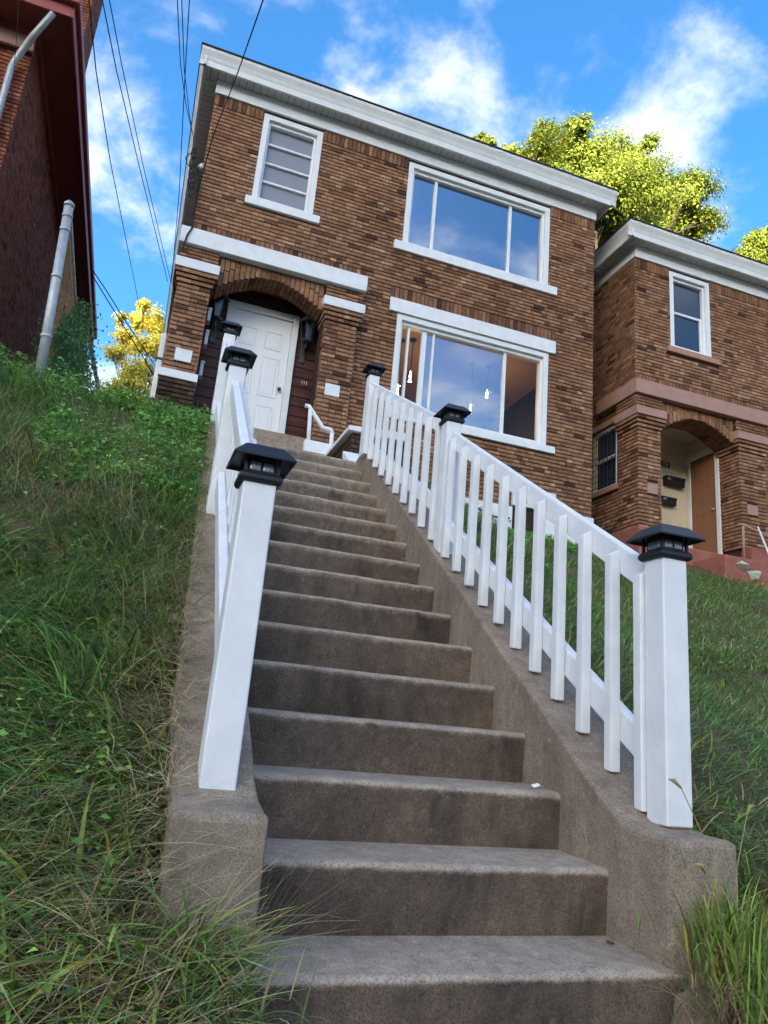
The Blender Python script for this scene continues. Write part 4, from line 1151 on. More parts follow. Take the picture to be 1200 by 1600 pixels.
rubble(1148, 874, 7.1, (.07, .06, .04), 'smallest broken plaster lump at the edge of the red porch base', 9)

# ------------------------------------------------------------------ the house on the left
LX, LY = -4.03, 7.9
lh = thing('brick_house', (LX - 3, 7.9, 3.4), 'dark red brick house at the left edge with maroon eaves', 'house', 'brick houses in the row')
B3 = Bricks()
LZ = 9.30
lf = backing('wall', (0, LY + .012, 0), FX, FN, LX - 6.5, LX - .01, 3.0, LZ + .15, [], .25, M_mortar, lh)
lay(B3, (0, LY + .012, 0), FX, FN, LX - 3.0, LX, 4.0, LZ, [], lf, M_brick_red)
LN2 = np.array([1., 0, 0])
lsh = [(11.2, 12.0, 4.9, 6.6)]
ls = backing('wall', (LX - .012, 0, 0), SY, LN2, LY + .28, 17.2, 3.0, LZ + .15, [], .25, M_mortar, lh)
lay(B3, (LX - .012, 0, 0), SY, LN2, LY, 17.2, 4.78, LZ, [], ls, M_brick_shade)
mesh_obj('wall', MB().box(LX - 6.5, LX - .3, 17.0, 17.2, 3.0, LZ + .1), M_mortar, lh)
for k in range(26):
    mesh_obj('foundation_stone', MB().box(LX - .02, LX + .045 + random.uniform(-.01, .01), LY + k * .36, LY + k * .36 + .352, 3.0, 4.775), M_stone, ls, bevel=.012)
build_bricks(B3, 300)
# maroon eaves with deep dark soffit
EX, EY0, EZ = -3.52, 7.32, 9.33
r3 = mesh_obj('roof', MB().box(LX - 7, EX + .01, EY0 - .01, 17.55, EZ + .34, EZ + .40), M_roof, lh)
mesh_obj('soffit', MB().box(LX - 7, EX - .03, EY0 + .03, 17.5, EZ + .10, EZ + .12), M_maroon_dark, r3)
mesh_obj('fascia', MB().box(EX - .03, EX, EY0, 17.5, EZ + .02, EZ + .34).box(LX - 7, EX - .0305, EY0, EY0 + .03, EZ + .02, EZ + .34), M_maroon, r3, bevel=.006)
mesh_obj('gutter', MB().box(EX + .001, EX + .06, EY0 - .03, 17.5, EZ + .20, EZ + .335).box(LX - 7, EX + .06, EY0 - .09, EY0 - .031, EZ + .20, EZ + .335), M_maroon, r3, bevel=.015)
mesh_obj('frieze', MB().box(LX - .0, LX + .05, LY - .04, 17.2, LZ, EZ + .0995).box(LX - 6.5, LX + .05, LY - .05, LY - .0005, LZ - .02, EZ + .0995), M_maroon, lh, bevel=.006)
mesh_obj('frieze_moulding', MB().box(LX - 6.5, LX + .02, LY - .10, LY - .0505, LZ - .26, LZ - .03), M_pinkstone, lh, bevel=.01)
# aluminium downspout elbowing from the eave to the wall
dp = [at(84, 20, 7.35), at(50, 58, 7.62), at(22, 96, 7.80), at(17, 106, 7.80), at(2, 160, 7.80), at(-20, 240, 7.80)]
mesh_obj('downspout', MB().tube([tuple(p) for p in dp], .045, 8), M_steel, lh, smooth=True)
# chimney
B3c = Bricks()
cc = at(118, 30, 10.6)
cw0, cw1, cy0, cy1, cz0, cz1 = -5.3, cc[0] + .20, 10.6, 11.5, 9.6, 14.0
ch = mesh_obj('chimney', MB().box(cw0 + .012, cw1 - .012, cy0 + .012, cy1, cz0, cz1), M_mortar, lh)
M_mortar_l = M_mortar
lay(B3c, (0, cy0 + .012, 0), FX, FN, cw0, cw1, cz0, cz1, [], ch, M_brick_red)
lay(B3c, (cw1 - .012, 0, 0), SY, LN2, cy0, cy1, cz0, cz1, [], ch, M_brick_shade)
build_bricks(B3c, 0)

# ------------------------------------------------------------------ chain link fence with ivy
fence = thing('chain_link_fence', P(57, 600, 4.2), 'rusty chain link fence running back beside the left house', 'fence')
pb, pt = at(57, 612, 4.2), at(108, 322, 4.2)
d_ = (pt - pb)
pole = mesh_obj('corner_post', MB().tube([tuple(pb - d_ * .08), tuple(pt)], .038, 14), M_steel, fence, smooth=True)
for q in (.28, .60, .86, .94):
    c0, c1 = pb + d_ * (q - .008), pb + d_ * (q + .008)
    mesh_obj('band', MB().tube([tuple(c0), tuple(c1)], .043, 14), M_steel, pole, smooth=True)
mesh_obj('post_top', MB().tube([tuple(pt - d_ * .005), tuple(pt + d_ * .012), tuple(pt + d_ * .026)], [.044, .042, .02], 14), M_steel, pole, smooth=True)
fx = lambda y: pt[0] + .03 + (y - 4.2) * -.03
ztop = lambda y: pt[2] - .12 + (y - 4.2) * .05
zbot = lambda y: pb[2] + .0 + (y - 4.2) * .10
def line_post(y, h0, h1, nm='line_post'):
    mesh_obj(nm, MB().tube([(fx(y), y, h0), (fx(y), y, h1)], .026, 8), M_steel, fence, smooth=True)
for y in (6.6, 8.8): line_post(y, zbot(y) - .2, ztop(y))
mesh_obj('top_rail', MB().tube([(fx(4.2), 4.2, ztop(4.2)), (fx(6.6), 6.6, ztop(6.6)), (fx(9), 9, ztop(9))], .020, 8), M_steel, fence, smooth=True)
M_rust = simple('rusty_wire', (.13, .065, .035), (.24, .15, .09), 30, .8, .3)
wm = MB()
for k in range(-17, 68):
    for s in (1, -1):
        # wire rising at 55 degrees clipped to the fence rectangle
        pts = []
        for t in np.linspace(0, 1, 9):
            zz = t
            y = 4.22 + k * .07 + s * t * 1.05 + (0 if s > 0 else 1.05)
            if 4.22 <= y <= 8.9: pts.append((fx(y) + .004 * s, y, zbot(y) + t * (ztop(y) - zbot(y))))
        if len(pts) > 1: wm.tube([pts[0], pts[-1]], .0022, 3)
mesh_obj('wire_mesh', wm, M_rust, fence)

# ------------------------------------------------------------------ leaf and blade meshes
def mesh_from_arrays(name, V, Fq, colors, mat, parent=None):
    """V (n,3), Fq (m,4) quads, colors (n,3)"""
    me = bpy.data.meshes.new(name)
    n, m = len(V), len(Fq)
    me.vertices.add(n); me.vertices.foreach_set('co', np.asarray(V, np.float32).ravel())
    me.loops.add(m * 4); me.loops.foreach_set('vertex_index', np.asarray(Fq, np.int32).ravel())
    me.polygons.add(m); me.polygons.foreach_set('loop_start', np.arange(0, 4 * m, 4, dtype=np.int32))
    me.polygons.foreach_set('use_smooth', np.ones(m, bool))
    me.update(calc_edges=True)
    a = me.attributes.new('col', 'FLOAT_COLOR', 'POINT')
    c4 = np.ones((n, 4), np.float32); c4[:, :3] = colors
    a.data.foreach_set('color', c4.ravel())
    me.materials.append(mat)
    o = link(bpy.data.objects.new(name, me))
    if parent is not None:
        attach(o, parent)
    return o
def palette(cols, w, n, jitter=.18):
    cols = np.array(cols); idx = rng.choice(len(cols), n, p=np.array(w) / np.sum(w))
    c = cols[idx] * np.clip(1 + rng.normal(0, jitter * 1.5, (n, 1)), .45, 1.7) * (1 + rng.normal(0, .06, (n, 3)))
    return np.clip(c, .004, .9)
def blades(name, base, az, length, width, th0, th1, cols, mat, seg=4, nrm=None, twist=.5, parent=None):
    """curved grass blades: rise along the ground normal and bend over towards az"""
    n = len(base)
    if nrm is None: nrm = np.tile([0, 0, 1.0], (n, 1))
    t = np.stack([np.cos(az), np.sin(az), np.zeros(n)], -1)
    t = t - nrm * (t * nrm).sum(-1, keepdims=True); t /= np.linalg.norm(t, axis=-1, keepdims=True)
    sd = np.cross(nrm, t)
    P_ = base.copy(); V = np.zeros((n, seg + 1, 2, 3))
    kink = rng.normal(0, .25, (n,))
    for s in range(seg + 1):
        f = s / seg
        w = width * (1 - f ** 1.8) * (.75 + .5 * min(f * 3, 1) * .5) + .0003
        wd = sd * np.cos(twist * f * kink)[:, None] + nrm * np.sin(twist * f * kink)[:, None]
        V[:, s, 0] = P_ - wd * w[:, None] / 2; V[:, s, 1] = P_ + wd * w[:, None] / 2
        th = th0 + (th1 - th0) * f ** 1.2
        tt = t * np.cos(kink * f)[:, None] + sd * np.sin(kink * f)[:, None]
        P_ = P_ + (tt * np.sin(th)[:, None] + nrm * np.cos(th)[:, None]) * (length / seg)[:, None]
    i = np.arange(n)[:, None] * (2 * (seg + 1))
    q = []
    for s in range(seg):
        a = i + 2 * s
        q.append(np.concatenate([a, a + 1, a + 3, a + 2], 1))
    Fq = np.stack(q, 1).reshape(-1, 4)
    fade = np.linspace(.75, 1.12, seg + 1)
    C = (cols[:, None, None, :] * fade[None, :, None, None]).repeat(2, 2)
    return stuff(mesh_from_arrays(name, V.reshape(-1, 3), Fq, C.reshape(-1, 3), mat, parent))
def leaves(name, pos, nrm, axis_, size, ratio, cols, mat, fold=.25, parent=None, mark=True):
    """leaf blades of four quads' worth of shape: two halves folded along the midrib"""
    n = len(pos)
    nrm = nrm / np.linalg.norm(nrm, axis=-1, keepdims=True)
    ax = axis_ - nrm * (axis_ * nrm).sum(-1, keepdims=True); ax /= np.linalg.norm(ax, axis=-1, keepdims=True) + 1e-9
    sd = np.cross(nrm, ax)
    L = size[:, None]; W = (size * ratio)[:, None]
    p0 = pos; p1 = pos + ax * L * .5; p2 = pos + ax * L - nrm * L * .10
    l1 = pos + ax * L * .42 - sd * W * .5 + nrm * W * fold; r1 = pos + ax * L * .42 + sd * W * .5 + nrm * W * fold
    V = np.stack([p0, l1, p2, p1, r1], 1)
    i = np.arange(n)[:, None] * 5
    Fq = np.concatenate([np.concatenate([i, i + 3, i + 2, i + 1], 1), np.concatenate([i, i + 4, i + 2, i + 3], 1)], 0)
    C = np.repeat(cols, 5, 0)
    o = mesh_from_arrays(name, V.reshape(-1, 3), Fq, C, mat, parent)
    return stuff(o) if mark else o
def ground_normal(x, y):
    e = .06
    gx_ = (ground_z(x + e, y) - ground_z(x - e, y)) / (2 * e); gy_ = (ground_z(x, y + e) - ground_z(x, y - e)) / (2 * e)
    n = np.stack([-gx_, -gy_, np.ones_like(gx_)], -1)
    return n / np.linalg.norm(n, axis=-1, keepdims=True)
GREEN_DARK = (.110, .215, .060); GREEN = (.200, .370, .075); GREEN_Y = (.38, .48, .10); BLUEG = (.150, .270, .125)
STRAW = (.54, .45, .26); BROWN = (.28, .19, .11); YELLOW = (.50, .40, .08)
def grass_patch(name, n, xr, yr, dens, lmin, lmax, wmin, wmax, weights_fn, seg=4, flat=0.0, lean=1.0, seed=1, spread=.75):
    x = rng.uniform(*xr, n); y = rng.uniform(*yr, n)
    k = rng.uniform(0, 1, n) < dens(x, y)
    x, y = x[k], y[k]; m = len(x)
    z = ground_z(x, y)
    nr = ground_normal(x, y)
    nr = nr * .6 + np.array([0, 0, .4]); nr /= np.linalg.norm(nr, axis=-1, keepdims=True)
    clump = vnoise(x * 5 + 7, y * 5, seed); big = vnoise(x * 1.6, y * 1.6 + 3, seed + 1)
    down = -math.pi / 2 + (vnoise(x * 1.3, y * 1.3, seed + 2) - .5) * 3.4 + (vnoise(x * 4, y * 4, seed + 3) - .5) * 1.8
    az = down + rng.normal(0, spread, m)
    Ls = rng.uniform(lmin, lmax, m) * (.65 + .7 * clump)
    W = rng.uniform(wmin, wmax, m)
    th0 = np.clip(rng.normal(.45 + flat * .5, .25, m), 0, 1.35); th1 = np.clip(th0 + rng.uniform(.4, 1.35, m) * lean, .2, 2.3)
    cols = weights_fn(x, y, m)
    b = np.stack([x, y, z - .012], -1)
    return blades(name, b, az, Ls, W, th0, th1, cols, M_grass, seg, nr)
def mix_cols(x, y, m, dry_bias=0.0, seed=20):
    dry = vnoise(x * 2.4, y * 2.4, seed) * .6 + vnoise(x * 6.5, y * 6.5, seed + 1) * .4 + dry_bias
    u = rng.uniform(0, 1, m)
    g = palette([GREEN_DARK, GREEN, BLUEG, GREEN_Y], [3, 4, 3, 1.1], m)
    d = palette([STRAW, BROWN, GREEN_Y, YELLOW], [4, 3, 2, .7], m)
    p = np.clip((dry - .38) * 1.5, .06, .85)
    return np.where((u < p)[:, None], d, g)
in_stairs = lambda x, y: (x > -1.20 + .049 * y) & (x < .33 + .049 * y)

# ------------------------------------------------------------------ grass on the left bank
bare_l = lambda x, y: sstep(.30, .46, vnoise(x * 2.2 + 1.3, y * 2.2 + .4, 41))
left_ok = lambda x, y: ((x < np.where(y < .03, -1.12 + .12 * (y + .1), -1.265 + .049 * y)) * 1.0)
def dens_left(x, y):
    soil = ((x + 1.53) ** 2 + (y + .12) ** 2 > .10 ** 2) * .93 + .07
    return left_ok(x, y) * (.22 + .78 * bare_l(x, y)) * soil
LG = lambda x, y, m: mix_cols(x, y, m, .06)
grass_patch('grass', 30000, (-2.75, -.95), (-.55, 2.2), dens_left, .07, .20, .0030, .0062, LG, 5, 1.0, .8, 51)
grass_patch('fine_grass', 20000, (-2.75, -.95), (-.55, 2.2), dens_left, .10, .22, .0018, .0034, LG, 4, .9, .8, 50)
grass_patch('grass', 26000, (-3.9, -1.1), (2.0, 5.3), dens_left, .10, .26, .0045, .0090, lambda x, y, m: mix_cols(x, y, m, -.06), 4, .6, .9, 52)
# long combed tufts that hang down the bank
def dens_tuft(x, y): return left_ok(x, y) * (vnoise(x * 2.6, y * 2.0, 77) > .56)
grass_patch('long_grass', 7000, (-2.6, -1.2), (.5, 3.4), dens_tuft, .22, .40, .0034, .0064,
            lambda x, y, m: palette([BLUEG, GREEN_DARK, GREEN, STRAW], [5, 3, 4, .8], m, .3), 6, 1.1, .7, 53)
# dry stalks
grass_patch('dry_grass', 5600, (-2.6, -1.18), (-.5, 3.0), lambda x, y: left_ok(x, y) * (vnoise(x * 2.4, y * 2.4, 20) > .40), .16, .42, .0016, .0034,
            lambda x, y, m: palette([STRAW, BROWN, (.36, .25, .14)], [4, 2, 2], m), 5, .7, .7, 54)
# broad crabgrass blades near the camera
grass_patch('broad_grass', 3600, (-2.4, -.95), (-.5, 2.4), lambda x, y: left_ok(x, y) * (vnoise(x * 3.1, y * 3.1, 90) > .42), .12, .28, .007, .014,
            lambda x, y, m: palette([GREEN, (.14, .25, .05), GREEN_Y, YELLOW, GREEN_DARK], [4, 3, 2, .8, 2], m), 5, .45, 1.2, 55)
# dry clippings along the kerb edge
xk = rng.uniform(-.02, .07, 1500); yk = rng.uniform(.15, 3.6, 1500)
xb_ = -1.265 + .049 * yk + xk * (rng.uniform(0, 1, 1500) ** 1.5)
blades('dry_clippings', np.stack([xb_, yk, .65 * yk + .170 + rng.uniform(0, .004, 1500)], -1), rng.uniform(0, 6.28, 1500), rng.uniform(.03, .11, 1500), rng.uniform(.001, .0024, 1500),
       rng.uniform(1.2, 1.5, 1500), rng.uniform(1.35, 1.6, 1500), palette([STRAW, BROWN, GREEN_Y], [5, 4, 1], 1500), M_grass, 3, np.tile(np.array([0, -.545, .838]), (1500, 1)))
# leafy weeds by the top of the bank
def weed_leaves(name, n, xr, yr, dens, hmax, smin, smax, cols, ratio=.55):
    x = rng.uniform(*xr, n); y = rng.uniform(*yr, n); k = rng.uniform(0, 1, n) < dens(x, y); x, y = x[k], y[k]; m = len(x)
    h = rng.uniform(.02, 1, m) ** .8 * hmax * (.5 + vnoise(x * 4, y * 4, 33))
    pos = np.stack([x, y, ground_z(x, y) + h], -1)
    az = rng.uniform(0, 6.28, m)
    ax = np.stack([np.cos(az), np.sin(az) - .3, rng.uniform(-.5, .35, m)], -1)
    nr = np.stack([rng.normal(0, .45, m), rng.normal(-.35, .45, m), np.ones(m)], -1)
    return leaves(name, pos, nr, ax, rng.uniform(smin, smax, m), ratio, cols(m), M_leaf)
weedc = lambda m: palette([(.19, .40, .085), (.25, .48, .11), (.12, .27, .065), (.34, .52, .13)], [4, 3, 3, 1.2], m)
weed_leaves('leafy_weeds', 11000, (-2.1, -1.08), (2.2, 4.7), lambda x, y: left_ok(x, y) * sstep(.50, .70, vnoise(x * 1.7, y * 1.7, 61) + .40 * sstep(-1.75, -1.3, x)), .15, .022, .052, weedc)
weed_leaves('leafy_weeds', 3500, (-2.7, -1.2), (-.4, 2.6), lambda x, y: left_ok(x, y) * (vnoise(x * 2.7, y * 2.7, 63) > .55) * .9, .12, .014, .036, weedc)
weed_leaves('leafy_weeds', 2600, (-3.9, -2.0), (3.6, 5.2), lambda x, y: left_ok(x, y) * .8, .22, .025, .06, weedc)
# vetch: feathery leaves, pairs of small leaflets on a stem
vp, vn, va, vs_, vc = [], [], [], [], []
for _ in range(90):
    x, y = random.uniform(-2.2, -1.3), random.uniform(-.35, 1.3)
    if vnoise(x * 3, y * 3, 71) < .42: continue
    p = np.array([x, y, float(ground_z(x, y)) + random.uniform(.05, .14)]); a = random.uniform(0, 6.28)
    d = np.array([math.cos(a), math.sin(a) - .4, random.uniform(-.25, .25)]); d /= np.linalg.norm(d)
    sd_ = np.cross(d, [0, 0, 1]); sd_ /= np.linalg.norm(sd_)
    blue = random.random() < .6
    for k in range(9):
        q = p + d * .012 * k + np.array([0, 0, -.0006 * k * k])
        for s in (-1, 1):
            vp.append(q); vn.append([random.gauss(0, .2), random.gauss(0, .2), 1]); va.append(sd_ * s + d * .35); vs_.append(.020 * (1 - .05 * k) * random.uniform(.8, 1.2))
            vc.append(np.array((.085, .155, .115) if blue else (.05, .12, .05)) * random.uniform(.8, 1.2))
leaves('vetch_leaves', np.array(vp), np.array(vn, float), np.array(va), np.array(vs_), .42, np.array(vc), M_leaf)

# ------------------------------------------------------------------ grass on the right bank
right_ok = lambda x, y: ((x > np.where(y < -.03, .10, .315 + .049 * np.minimum(y, 4.3))) & ~((y > 4.0) & (x < 1.5)) & (y < 7.80) & ~((x > 5.7) & (y > 6.95))) * 1.0
RG = lambda d, k: (lambda x, y, m: mix_cols(x, y, m, d, k))
grass_patch('grass', 42000, (.05, 3.2), (-.6, 3.4), lambda x, y: right_ok(x, y) * (.55 + .45 * bare_l(x + 4, y)), .05, .14, .0034, .0070, RG(-.06, 24), 4, .7, .9, 56, 1.4)
grass_patch('grass', 60000, (.5, 10.5), (2.6, 7.8), lambda x, y: right_ok(x, y) * (.3 + .7 * bare_l(x + 4, y)), .05, .14, .005, .010, RG(-.08, 25), 3, .5, .9, 57, 1.6)
grass_patch('grass', 20000, (2.5, 9.0), (-1.0, 3.0), lambda x, y: right_ok(x, y), .05, .14, .005, .010, RG(-.04, 26), 3, .6, .9, 58, 1.6)
lushc = lambda x, y, m: palette([GREEN, GREEN_Y, (.10, .17, .035), GREEN_DARK], [4, 3, 3, 2], m)
grass_patch('lush_grass', 12000, (.45, 9.5), (3.0, 7.6), lambda x, y: right_ok(x, y) * (vnoise(x * 1.3, y * 1.3, 83) > .5), .08, .19, .0045, .009, lushc, 4, .2, 1.0, 59, 1.6)
weed_leaves('leafy_weeds', 5000, (.5, 8), (2.5, 7.6), lambda x, y: right_ok(x, y) * (vnoise(x * 1.5, y * 1.5, 85) > .5), .14, .02, .05, weedc)
weed_leaves('leafy_weeds', 7000, (1.9, 5.3), (7.0, 7.85), lambda x, y: right_ok(x, y), .12, .025, .06, weedc)
def tuft(name, label, cx, cy, n, spread, lmin, lmax, wmin, wmax, cols, seg=6, th=(.05, .55), bend=(.5, 1.7), az0=None, z0=None):
    x = cx + rng.normal(0, spread, n); y = cy + rng.normal(0, spread, n)
    z = (ground_z(x, y) if z0 is None else np.full(n, z0)) - .01
    az = rng.uniform(0, 6.28, n) if az0 is None else rng.normal(az0, .8, n)
    t0 = rng.uniform(*th, n); t1 = t0 + rng.uniform(*bend, n)
    o = blades(name, np.stack([x, y, z], -1), az, rng.uniform(lmin, lmax, n), rng.uniform(wmin, wmax, n), t0, t1, cols, M_grass, seg)
    del o['kind']
    tag(o, label, 'grass tuft', 'grass tufts at the foot of the stairs')
    return o
tuft('grass_tuft', 'tall yellow-green foxtail tuft in front of the right kerb block', .16, -.07, 260, .060, .12, .30, .004, .008,
     palette([GREEN, GREEN_Y, (.20, .25, .05), YELLOW, STRAW], [3, 4, 3, 1, 1], 260))
tuft('grass_tuft', 'dense green tuft at the bottom right corner', .27, -.20, 620, .11, .08, .23, .003, .007,
     palette([GREEN, GREEN_DARK, GREEN_Y, STRAW], [4, 3, 2, 1.2], 620))
tuft('grass_tuft', 'dry brown tuft at the right end of the lowest step', .04, -.14, 160, .04, .08, .20, .0015, .004,
     palette([BROWN, STRAW, (.25, .13, .08), GREEN_Y], [4, 4, 2, 1], 160), th=(.3, 1.1))
tuft('grass_tuft', 'green tuft hanging over the left end of the lowest step', -1.14, -.10, 380, .05, .07, .17, .003, .007,
     palette([GREEN, GREEN_DARK, GREEN_Y, STRAW, BLUEG], [4, 3, 2, 1.2, 2], 380), th=(.3, 1.1))
tuft('grass_tuft', 'wiry dry seed stalks reaching across the second riser', -1.06, .05, 44, .03, .16, .34, .0010, .0018,
     palette([STRAW, (.22, .2, .13), (.20, .24, .12)], [3, 3, 2], 44), th=(.3, 1.2), bend=(.1, .6), az0=.1, z0=.02)
# foxtail seed heads in the tall tuft
M_fox = simple('foxtail_seed', (.30, .26, .10), (.40, .33, .14), 60, .8)
for q, (h, a, dx, dy) in {'tallest': (.40, 2.6, -.02, .0), 'middle-height': (.33, .5, .04, .02), 'shortest': (.25, 3.6, -.05, -.04)}.items():
    x, y = .15 + dx, -.06 + dy
    z0 = float(ground_z(x, y))
    tip = (x + .10 * math.cos(a), y + .08 * math.sin(a), z0 + h)
    ft = thing('foxtail_stalk', (x, y, z0), q + ' foxtail seed stalk in the tuft by the right kerb block', 'grass stalk', 'foxtail stalks')
    mesh_obj('stem', MB().tube([(x, y, z0 - .02), (x + .02 * math.cos(a), y + .02 * math.sin(a), z0 + h * .6), tip], .0013, 4), M_fox, ft)
    e2 = (tip[0] + .02 * math.cos(a), tip[1] + .015 * math.sin(a), tip[2] + .018); e3 = (e2[0] + .02 * math.cos(a), e2[1], e2[2] + .002)
    mesh_obj('seed_head', MB().tube([tip, e2, e3], [.003, .0055, .0015], 6), M_fox, ft, smooth=True)

# ivy on the fence
n = 13000
y = 4.75 + rng.beta(1.1, 1.6, n) * 4.0
hh = rng.uniform(0, 1, n)
topf = np.clip(.55 + .55 * (y - 4.75) / 1.2, .3, 1.08) + .12 * (vnoise(y * 3, y * 0, 91) - .5)
hh = hh * topf
yb, yt = pb[2] - .1 + (y - 4.2) * .10, pt[2] - .12 + (y - 4.2) * .05
pos = np.stack([pt[0] + .03 - (y - 4.2) * .03 + rng.normal(.02, .09, n) + .06 * (1 - hh), y, yb + hh * (yt - yb)], -1)
nr = np.stack([np.ones(n) * .9 + rng.normal(0, .35, n), -.7 + rng.normal(0, .4, n), .45 + rng.normal(0, .35, n)], -1)
ax = np.stack([rng.normal(0, .5, n), rng.normal(0, .5, n), -np.ones(n)], -1)
ivy = thing('ivy_vine', (float(pt[0]), 5.5, 2.9), 'green leafy vine smothering the chain link fence', 'vine')
lv = leaves('ivy_leaves', pos, nr, ax, rng.uniform(.024, .052, n), .75, palette([(.07, .15, .045), (.11, .22, .06), (.16, .28, .09), (.045, .10, .035)], [4, 3, 1.4, 3], n), M_leaf, parent=ivy)
for k in range(14):
    st = MB()
    y0 = random.uniform(4.8, 8); x0 = float(pt[0])
    st.tube([(x0 + random.gauss(.04, .05) - (y0 - 4.2) * .03, y0 + random.gauss(0, .15) * q, 2.7 + (y0 - 4.2) * .1 + q * random.uniform(.5, .8)) for q in (0, .7, 1.4, 2.0)], .007, 4)
    mesh_obj('stem', st, M_bark, ivy)

# low weathered boards holding the bank beside the left house
M_board = simple('grey_weathered_board', (.24, .235, .23), (.42, .41, .40), 22, .85, .2, .4, bscale=50)
pe = at(50, 586, 5.2)
bf = thing('board_edging', (float(pe[0]) - .5, 5.2, float(pe[2]) - .3), 'low edging of grey upright boards at the foot of the left house', 'edging')
for k in range(14):
    xk_ = float(pe[0]) - .075 * (k + 1)
    mesh_obj('board', MB().box(xk_, xk_ + .070, 5.2 + random.uniform(-.004, .004), 5.225, float(pe[2]) - .55, float(pe[2]) + random.uniform(-.012, .008)), M_board, bf, bevel=.004)

# leaning dark pole behind the fence
tag(mesh_obj('leaning_pole', MB().tube([P(160, 640, 9.5), P(137, 520, 9.5)], .03, 8), M_wood_pole), 'dark pole leaning past the rear corner of the left house', 'pole')

# ------------------------------------------------------------------ trees
def tree(name, label, base, top, crown, n_leaf, size, cols_fn, seed, trunk_r=.25, forks=7, group='trees behind the houses'):
    """crown: list of (centre, radii, weight) lobes; limbs run from the trunk into every lobe"""
    r = random.Random(seed)
    t = thing(name, base, label, 'tree', group)
    b = Vector(base); tp = Vector(top)
    mb = MB()
    pts = [b.lerp(tp, q) + Vector((r.gauss(0, .12), r.gauss(0, .12), 0)) * (q > .05) for q in (0, .2, .45, .7, 1)]
    mb.tube([b - Vector((0, 0, .6))] + pts[1:], [trunk_r * 1.25, trunk_r, trunk_r * .85, trunk_r * .65, trunk_r * .35], 9)
    mesh_obj('trunk', mb, M_bark, t, smooth=True)
    limb = MB()
    pos, nrm, axs, lob = [], [], [], []
    tot = sum(c[2] for c in crown)
    for (c, rad, wgt) in crown:
        c = Vector(c)
        s = b.lerp(tp, r.uniform(.45, .95))
        mid = s.lerp(c, .5) + Vector((0, 0, .1 * (c - s).length))
        limb.tube([s, mid, c], [trunk_r * .32, trunk_r * .2, trunk_r * .09], 6)
        tw = []
        for k in range(forks):
            d = Vector((r.gauss(0, 1), r.gauss(0, 1), r.gauss(.25, .8))).normalized()
            e = c + Vector((d.x * rad[0], d.y * rad[1], d.z * rad[2])) * r.uniform(.65, 1.05)
            m2 = c.lerp(e, .55) + Vector((0, 0, .08))
            limb.tube([c.lerp(mid, r.uniform(0, .5)), m2, e], [trunk_r * .09, trunk_r * .055, trunk_r * .02], 5)
            tw += [(m2, .8), (e, 1.0), (m2.lerp(e, .5), 1.0)]
        nl = int(n_leaf * wgt / tot)
        ci = rng.integers(0, len(tw), nl)
        cen = np.array([tuple(q[0]) for q in tw])[ci]
        g = rng.normal(0, 1, (nl, 3)) * np.array(rad) * .20
        p = cen + g
        pos.append(p); lob.append(np.full(nl, r.random()))
        out = p - np.array(tuple(c)); out /= np.linalg.norm(out, axis=-1, keepdims=True) + 1e-6
        nrm.append(out * 1.1 + rng.normal(0, .38, (nl, 3)) + np.array([-.1, -.25, .35]))
        axs.append(out * .5 + rng.normal(0, .6, (nl, 3)) + np.array([0, 0, -.35]))
    mesh_obj('limbs', limb, M_bark, t, smooth=True)
    pos, nrm, axs = np.concatenate(pos), np.concatenate(nrm), np.concatenate(axs)
    n = len(pos)
    leaves('crown', pos, nrm, axs, rng.uniform(size[0], size[1], n), .62, cols_fn(n), M_leaf, parent=t)
def lobes(px_list, Y, seed):
    r = random.Random(seed); out = []
    for (px, py, rp) in px_list:
        y = Y + r.uniform(-1.2, 1.6)
        c = at(px, py, y); w = project(c)[2]; rad = rp * w / F_PX
        out.append((tuple(c), (rad, rad * 1.05, rad * .95), rad ** 2))
    return out
goldgreen = lambda n: palette([(.32, .38, .055), (.25, .33, .05), (.40, .42, .07), (.15, .22, .04)], [4, 4, 2, 1.8], n)
crown_r = lobes([(830, 245, 44), (890, 225, 40), (895, 265, 50), (945, 260, 50), (985, 275, 48), (930, 320, 58), (990, 320, 58), (1040, 300, 46), (1075, 310, 42), (1095, 345, 36), (1030, 350, 55), (960, 380, 58),
                 (890, 310, 50), (840, 290, 45), (1060, 380, 45), (800, 250, 26), (990, 410, 60), (930, 420, 60), (860, 340, 60), (1000, 240, 28), (850, 215, 26), (905, 200, 22)], 17.0, 3)
tree('maple_tree', 'big sunlit yellow-green maple rising behind the gap between the two right houses', (11.5, 17.2, 3.6), (12.0, 17.0, 17.5), crown_r, 105000, (.085, .155), goldgreen, 5, .36, 9)
crown_s = lobes([(1170, 392, 26), (1190, 402, 30), (1178, 372, 14), (1205, 385, 30), (1160, 415, 30)], 19.0, 4)
tree('maple_tree', 'small sunlit treetop peeking over the roof at the right edge', (18.5, 19.2, 3.6), (19.2, 19.0, 17.5), crown_s, 18000, (.085, .155), goldgreen, 6, .26, 8)
crown_t = lobes([(748, 222, 12), (760, 226, 12), (740, 236, 14)], 20.0, 9)
tree('maple_tree', 'distant treetop just showing above the middle of the white gutter', (8.6, 20.2, 3.6), (8.7, 20.0, 21), crown_t, 5000, (.09, .16), goldgreen, 7, .22, 7)
yellowc = lambda n: palette([(.66, .57, .07), (.70, .62, .12), (.55, .47, .06), (.44, .43, .08)], [4, 4, 2, 1], n)
crown_y = lobes([(225, 478, 14), (215, 500, 22), (240, 500, 22), (200, 535, 26), (235, 540, 32), (180, 560, 20), (255, 520, 22), (205, 590, 30), (240, 590, 32), (180, 610, 24), (215, 635, 32), (175, 640, 22), (250, 640, 30), (190, 500, 12)], 25.0, 8)
